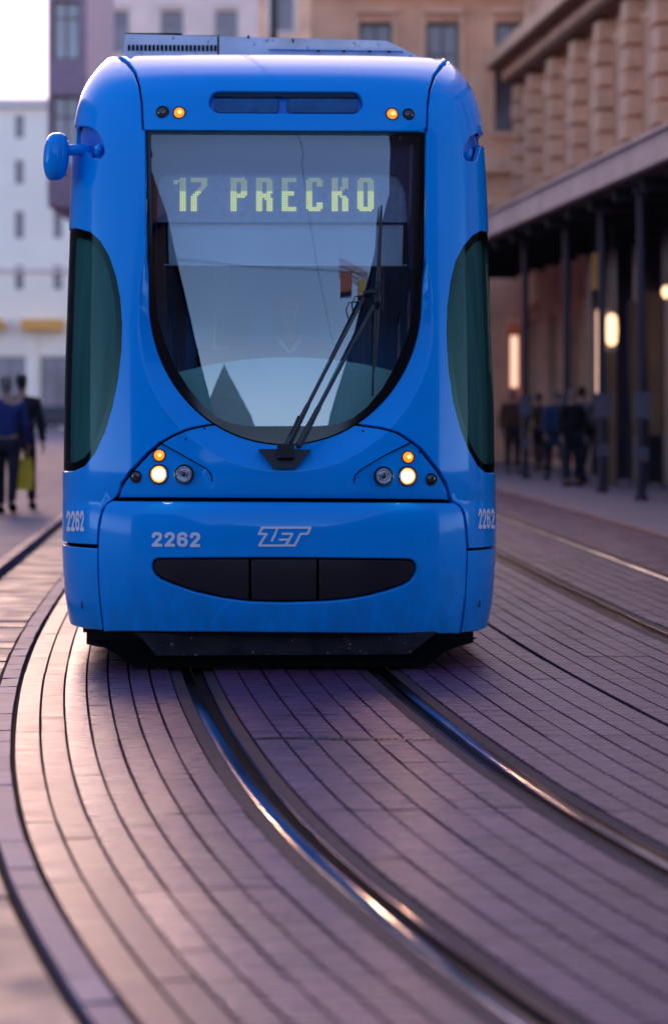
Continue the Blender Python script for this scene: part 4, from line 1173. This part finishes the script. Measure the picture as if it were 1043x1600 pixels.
# pink building farther behind the tram
e = empty('pink_building', (-5, 131, 0), 0, 'pale pink building far behind the tram roof', 'building')
X0 = -12.5; wins = []
for i in range(5):
    for j in range(5): wins.append((1.2 + i * 2.7, 2.3 + i * 2.7, 4.6 + j * 3.6, 6.7 + j * 3.6))
facade(e, TF(X0, 130), 14.4, 24, 10, wins, M['pink'], M['pinktrim'], M['curtain'])
q = MB(); T_ = TF(X0, 130); q.box(0, 14.4, -.4, -.003, 22.6, 23, T=T_); q.box(0, 14.4, -.3, -.003, 15.3, 15.6, T=T_); q.build('cornice', M['pinktrim'], e)
e = empty('brown_building', (0, 111, 0), 0, 'narrow brownish building behind the middle of the tram roof', 'building')
wins = []
for i in range(2):
    for j in range(5): wins.append((.5 + i * 2.0, 1.5 + i * 2.0, 4.0 + j * 3.3, 6.1 + j * 3.3))
facade(e, TF(-3.2, 110), 4.6, 20.5, 10, wins, M['sand'], M['pinktrim'], M['curtain'])
# dark mauve bay building left of the tram, upper floors projecting over the ground floor
e = empty('mauve_building', (-7, 86, 0), 0, 'dark mauve building with pale grey windows, upper floors jutting out beside the tram mirror', 'building')
wins = [(.18, 1.05, 8.55 + 0, 10.35, M['panepale']), (.18, 1.05, 12.0, 13.9, M['panepale']), (1.5, 2.4, 8.55, 10.35, M['panepale']), (1.5, 2.4, 12.0, 13.9, M['panepale'])]
def TU(p): return Vector((-8.75 + p[0], 80 + p[1], 7.75 + p[2]))
wins2 = [(a, b, c_ - 7.75 + .0, d_ - 7.75, m_) for a, b, c_, d_, m_ in wins]
wins2 = [(.14, .98, 1.0, 3.2, M['panepale']), (.14, .98, 4.3, 6.1, M['panepale'])]
facade(e, TU, 1.2, 9, 10, wins2, M['mauve'], M['mauve'], M['panepale'], trim=False)
q = MB(); q.box(-8.75, -7.55, 80.01, 89.9, 7.55, 7.745); q.box(-7.95, -7.6, 80.6, 89, 0, 7.545); q.build('ground_floor', M['mauve'], e)
# bright cream building at the far left end
e = empty('cream_building', (-20, 166, 0), 0, 'bright cream building with an orange awning, far down the street on the left', 'building')
wins = []; X0 = -40.; Dw = 165
for i in range(14):
    x = 16.1 + 0 + (i - 4) * 2.42 + .35
    for (a, b) in ((415, 452), (330, 372), (180, 215), (250, 287)): 
        z1 = CAMZ + (HY - a) * Dw / FPX; z0 = CAMZ + (HY - b) * Dw / FPX; wins.append((x + 3.45, x + 4.0, z0, z1))
for i in range(9): wins.append((6.5 + i * 3, 8.6 + i * 3, .4, 4.6, M['curtain']))
facade(e, TF(X0, Dw), 37, 20.8, 12, wins, M['pale'], M['paletrim'], M['curtain'], trim=False)
q = MB(); T_ = TF(X0, Dw); q.box(0, 37, -.5, -.003, 20.3, 20.8, T=T_); q.box(0, 37, -.2, -.003, 9.9, 10.15, T=T_); q.build('cornice', M['paletrim'], e)
q = MB(); q.box(10, 19.2, -1.4, -.003, 6.2, 6.9, T=T_); q.box(20.4, 23.0, -1.4, -.003, 6.2, 6.9, T=T_); q.build('awning', M['awning'], e)
for i in range(9): q = MB(); q.box(5.6 + i * 3, 6.3 + i * 3, -.25, -.003, 0, 6.1, T=T_); q.build('shop_column', M['pale'], e)

# canopy with posts
def CP(D, o=0): 
    d = Vector((FS, -1, 0)).normalized(); n_ = Vector((1, FS, 0)).normalized(); return Vector((8.1 - FS * D, D, 0)) + n_ * o
e = empty('canopy', tuple(CP(45)), 0, 'long street canopy with a pale fascia and dark underside, right of the tram', 'canopy')
def TC(p): 
    d = Vector((FS, -1, 0)).normalized(); n_ = Vector((1, FS, 0)).normalized(); return Vector((8.1 - FS * 64, 64, 0)) + d * p[0] + n_ * p[1] + Vector((0, 0, p[2]))
q = MB(); q.box(0, 44, -.45, -.30, 4.78, 5.18, T=TC); q.box(0, 44, -.50, -.30, 5.183, 5.24, T=TC); q.build('fascia', M['fascia'], e)
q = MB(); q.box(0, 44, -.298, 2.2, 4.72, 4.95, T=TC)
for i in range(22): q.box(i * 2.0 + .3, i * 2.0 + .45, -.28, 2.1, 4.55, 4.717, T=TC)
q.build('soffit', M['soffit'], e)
# slender posts in front of the canopy
post0 = empty('canopy_post', (0, 0, 0), 0, 'x', 'post', 'dark slender posts carrying the canopy')
q = MB(); q.tube([(0, 0, .02), (0, 0, .10), (0, 0, .101), (0, 0, 4.72)], [.11, .10, .068, .068], 16); q.build('shaft', M['post'], post0); smooth_by_angle(post0.children[0], 40)
q = MB(); q.box(-.10, .10, -.10, .10, 4.60, 4.715); q.build('capital', M['post'], post0)
q = MB(); q.box(-.13, .13, -.10, -.07, 1.25, 1.65); q.build('notice', M['jgrey'], post0); q = MB(); q.box(-.10, .10, -.095, -.07, .62, .82); q.build('sticker', M['jgrey'], post0)
labs = ['rightmost canopy post, nearest to the camera, with a small notice', 'second canopy post from the right, beside the lit wall lamp', 'third canopy post from the right, with standing people behind it', 'canopy post closest to the tram, thickest looking of the row']
for i, (px, D) in enumerate(((1001, 39), (940, 42.6), (885, 46.2), (820, 51.0))):
    o = post0 if i == 0 else copy_tree(post0)
    o.location = (at(px, D)[0], D, 0); o['label'] = labs[i]
# shopfront things under the canopy
e = empty('shopfront', tuple(TC(Vector((20, 2.25, 0)))), 0, 'dark glazed shopfront with warm brown panels behind the right posts', 'shopfront')
q = MB(); q2 = MB(); q3 = MB()
q.box(9, 44, 2.20, 2.30, 0.02, 4.7, T=TC); q.build('backing', M['shopdark'], e)
for i in range(13):
    x = 9.2 + i * 2.6; q2 = MB(); q3 = MB()
    q2.box(x, x + .9, 2.10, 2.197, .95, 3.6 + (i % 2) * .3, T=TC); q3.box(x + 1.2, x + 1.45, 1.98, 2.197, .02, 4.6, T=TC)
    q2.build('brown_panel', M['shopwarm'], e); q3.build('mullion', M['post'], e)
for i in range(6): q = MB(); x = 10.5 + i * 5.2; q.box(x, x + .55, 2.08, 2.197, 1.7 + (i % 3) * .2, 3.4, T=TC); q.build('lit_display', M['shoplit'], e)
# tall brown boards beside the posts
for (pa, pb, D, ya, yb, lab) in ((985, 1000, 46, 470, 680, 'narrow brown shop board just left of the rightmost post'), (1012, 1034, 45, 455, 680, 'wide brown shop board just right of the rightmost post'), (950, 962, 46, 550, 760, 'slim brown board standing under the lit lamp')):
    e = empty('shop_board', at((pa + pb) / 2, D), 0, lab, 'board', 'brown boards under the canopy')
    wv = (pb - pa) * D / FPX / 2; z0 = CAMZ - (yb - HY) * D / FPX; z1 = CAMZ - (ya - HY) * D / FPX
    q = MB(); q.box(-wv, wv, 0, .06, max(z0, .05), z1); q.build('panel', M['shopwarm'], e)
    q = MB(); q.box(-wv - .03, -wv - .002, -.02, .08, .02, z1 + .03); q.box(wv + .002, wv + .03, -.02, .08, .02, z1 + .03); q.build('frame', M['shopdark'], e)
# lit wall lamp
e = empty('wall_lamp', at(955, 44, 2.35), 0, 'glowing warm lamp hanging between the two posts on the right', 'lamp')
z = CAMZ - (515 - HY) * 44 / FPX
e.location.z = z
lathe([(.03, -.27), (.085, -.22), (.10, 0), (.085, .22), (.03, .27)], Vector((0, 0, 0)), Vector((0, 0, 1)), M['lamp'], 'shade', e, 18)
q = MB(); q.tube([(0, 0, .27), (0, 0, 4.6 - z)], .012, 8); q.build('hanger', M['post'], e)
e = empty('wall_lamp', at(1040, 42, 2.35), 0, 'small orange lamp at the right edge of the picture', 'lamp'); z = CAMZ - (456 - HY) * 42 / FPX; e.location.z = z
lathe([(.02, -.10), (.06, -.06), (.07, 0), (.06, .06), (.02, .10)], Vector((0, 0, 0)), Vector((0, 0, 1)), M['lamp'], 'shade', e, 18)
q = MB(); q.tube([(0, 0, .1), (0, 0, 4.6 - z)], .012, 8); q.build('hanger', M['post'], e)
e = empty('hanging_sign', at(929, 45, 3.4), 0, 'orange vertical sign hanging under the canopy', 'sign')
z0 = CAMZ - (452 - HY) * 45 / FPX; z1 = CAMZ - (395 - HY) * 45 / FPX; e.location.z = z0
q = MB(); q.box(-.06, .06, 0, .04, 0, z1 - z0); q.build('board', M['awning'], e); q = MB(); q.tube([(0, .02, z1 - z0), (0, .02, 4.7 - z0)], .01, 8); q.build('hanger', M['post'], e)

# catenary pole and contact wire
e = empty('catenary_pole', at(427, 60, 0), 0, 'dark steel pole rising behind the middle of the tram roof', 'pole')
q = MB(); q.tube([(0, 0, 0), (0, 0, .3), (0, 0, .31), (0, 0, 12.5)], [.17, .17, .11, .085], 16); q.build('shaft', M['post'], e); q = MB(); q.tube([(0, 0, 11.8), (-3, 0, 12.1)], .03, 8); q.build('arm', M['post'], e)
q = MB(); q.tube([TP(s, 0, 5.6) for s in range(-28, 26, 2)], .008, 6); tag(q.build('contact_wire', M['gap']), 'thin black overhead wire above the tram track, seen mirrored in the windscreen', 'wire')

# parked cars far on the left
def car(loc, rz, label, paint):
    e = empty('parked_car', loc, rz, label, 'car', 'cars parked far down the street')
    side = [(-2.1, .30), (-2.15, .62), (-2.0, .88), (-1.25, .98), (-.65, 1.42), (.75, 1.45), (1.5, 1.02), (2.05, .90), (2.15, .6), (2.1, .30)]
    q = MB(); n = len(side)
    for (y, wk) in ((-.86, .94), (-.80, 1), (.80, 1), (.86, .94)):
        for (x, z) in side: q.v.append((x * wk, y * (1 if z < 1 else .82), z if wk == 1 else .3 + (z - .3) * .95))
    for k in range(3):
        for i in range(n): q.face((k * n + i, k * n + (i + 1) % n, (k + 1) * n + (i + 1) % n, (k + 1) * n + i))
    q.face(tuple(range(n))); q.face(tuple(3 * n + i for i in range(n))[::-1])
    recalc(q.build('body', paint, e)); 
    g = MB()
    for s in (-1, 1):
        k = len(g.v); g.v += [(-1.15, s * .80, .98), (-.62, s * .715, 1.36), (.72, s * .715, 1.38), (1.35, s * .80, 1.0)]; g.face((k, k + 1, k + 2, k + 3))
    k = len(g.v); g.v += [(-1.24, -.62, 1.0), (-1.24, .62, 1.0), (-.70, .58, 1.40), (-.70, -.58, 1.40), (1.48, -.62, 1.05), (1.48, .62, 1.05), (.82, .58, 1.42), (.82, -.58, 1.42)]
    g.v = [(x + (-.02 if x in (-1.24, -.70) else .02 if x in (1.48, .82) else 0), y + (.012 if y > 0 else -.012), z) for x, y, z in g.v]
    g.face((k, k + 1, k + 2, k + 3)); g.face((k + 4, k + 5, k + 6, k + 7)); g.build('glass', M['carglass'], e)
    for x in (-1.35, 1.35):
        for s in (-1, 1):
            t = MB(); t.tube([(x, s * .68, .31), (x, s * .87, .31), (x, s * .88, .31)], [.31, .31, .2], 18); t.build('wheel', M['tyre'], e)
    return e
car(at(84, 150), .1, 'dark blue car parked far down the street left of the tram', M['carpaint'])
car(at(-20, 146), .2, 'silver car parked far down the street at the left edge', M['carpaint2'])
car(at(60, 158), 1.5, 'dark car seen end-on beside the cream building', M['carpaint'])

# ------------------------------------------------------------ the street behind the camera (mirrored in the glass)
def behind(nm, x, y, dx, dy, L_, H, label, ridge, wallm, dp=11.):
    e = empty(nm, (x, y, 0), 0, label, 'building')
    T = frameT(x, y, dx, dy); wins = []
    i = 1.2
    while i + 1.3 < L_:
        for j in range(int(H // 3.4)): wins.append((i, i + 1.1, 1.2 + j * 3.4, 3.1 + j * 3.4))
        i += 2.8
    facade(e, T, L_, H, dp, wins, wallm, wallm, M['curtain'], trim=False)
    q = MB(); q.v = [tuple(T(Vector(p))) for p in ((-.4, -.5, H + .01), (L_ + .4, -.5, H + .01), (L_ + .4, dp + .5, H + .01), (-.4, dp + .5, H + .01), (-.4, dp / 2, H + ridge), (L_ + .4, dp / 2, H + ridge))]
    for f in ((0, 1, 5, 4), (2, 3, 4, 5), (1, 2, 5), (3, 0, 4)): q.face(f)
    recalc(q.build('roof', M['rooftile'], e))
behind('side_house', -13.5, 17, 0, 1, 65, 9, 'long brown house row left of the picture, mirrored in the left side of the tram', 4, M['wall_b'])
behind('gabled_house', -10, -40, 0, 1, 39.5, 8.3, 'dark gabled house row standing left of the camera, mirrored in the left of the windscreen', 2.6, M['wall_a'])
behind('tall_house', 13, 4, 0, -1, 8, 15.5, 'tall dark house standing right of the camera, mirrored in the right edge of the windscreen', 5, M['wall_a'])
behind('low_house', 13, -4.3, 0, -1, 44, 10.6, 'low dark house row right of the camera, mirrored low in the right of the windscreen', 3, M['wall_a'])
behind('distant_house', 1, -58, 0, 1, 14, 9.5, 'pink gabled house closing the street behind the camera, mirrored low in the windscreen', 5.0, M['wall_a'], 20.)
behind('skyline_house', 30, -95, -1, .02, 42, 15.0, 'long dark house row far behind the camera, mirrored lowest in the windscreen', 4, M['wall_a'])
q = MB(); q.tube([(-9.9 + 22.8 * i / 20, -1.5, 7.7 - .35 * sin(pi * i / 20)) for i in range(21)], .012, 6); tag(q.build('span_wire', M['gap']), 'thin span wire stretched across the street above the camera, mirrored in the windscreen', 'wire')
e = empty('construction_crane', (23.5, -41, 0), radians(12), 'orange construction crane behind the camera, mirrored beside the wiper blade', 'crane')
def lattice(nm, p0, p1, w_, n_, m, r=.07):
    q = MB(); p0, p1 = Vector(p0), Vector(p1); d = (p1 - p0).normalized(); a = d.orthogonal().normalized(); b = d.cross(a)
    cs = [a * w_ + b * w_, a * w_ - b * w_, -a * w_ - b * w_, -a * w_ + b * w_]
    for c in cs: q.tube([p0 + c, p1 + c], r, 5)
    for i in range(n_):
        u, v = p0 + (p1 - p0) * i / n_, p0 + (p1 - p0) * (i + 1) / n_
        for k in range(4):
            q.tube([u + cs[k], v + cs[(k + 1) % 4]], r * .6, 4)
    return q.build(nm, m, e)
lattice('mast', (0, 0, 0), (1.2, 0, 18.5), .55, 18, M['crane_dark'])
lattice('jib', (3.0, 0, 20.0), (-8.0, 0, 21.2), .40, 12, M['crane'])
q = MB(); q.box(-1.2, 1.6, -.9, .9, 18.4, 20.0); q.build('cabin', M['crane_yellow'], e)
q = MB(); q.box(-7.5, -3.6, -.8, .8, 19.2, 20.6); q.build('platform', M['crane'], e)

# shift meshes that were laid out in street coordinates into their own thing's frame
def relocalize(e):
    off = Vector(e.location); done = set()
    def go(o):
        if o.type == 'MESH' and o.data.name not in done:
            done.add(o.data.name); o.data.transform(Matrix.Translation(-off))
        for c in o.children: go(c)
    for c in e.children: go(c)
for o in list(bpy.data.objects):
    if o.parent is None and o.type == 'EMPTY' and (o.get('category') in ('building', 'rail', 'canopy', 'shopfront')): relocalize(o)
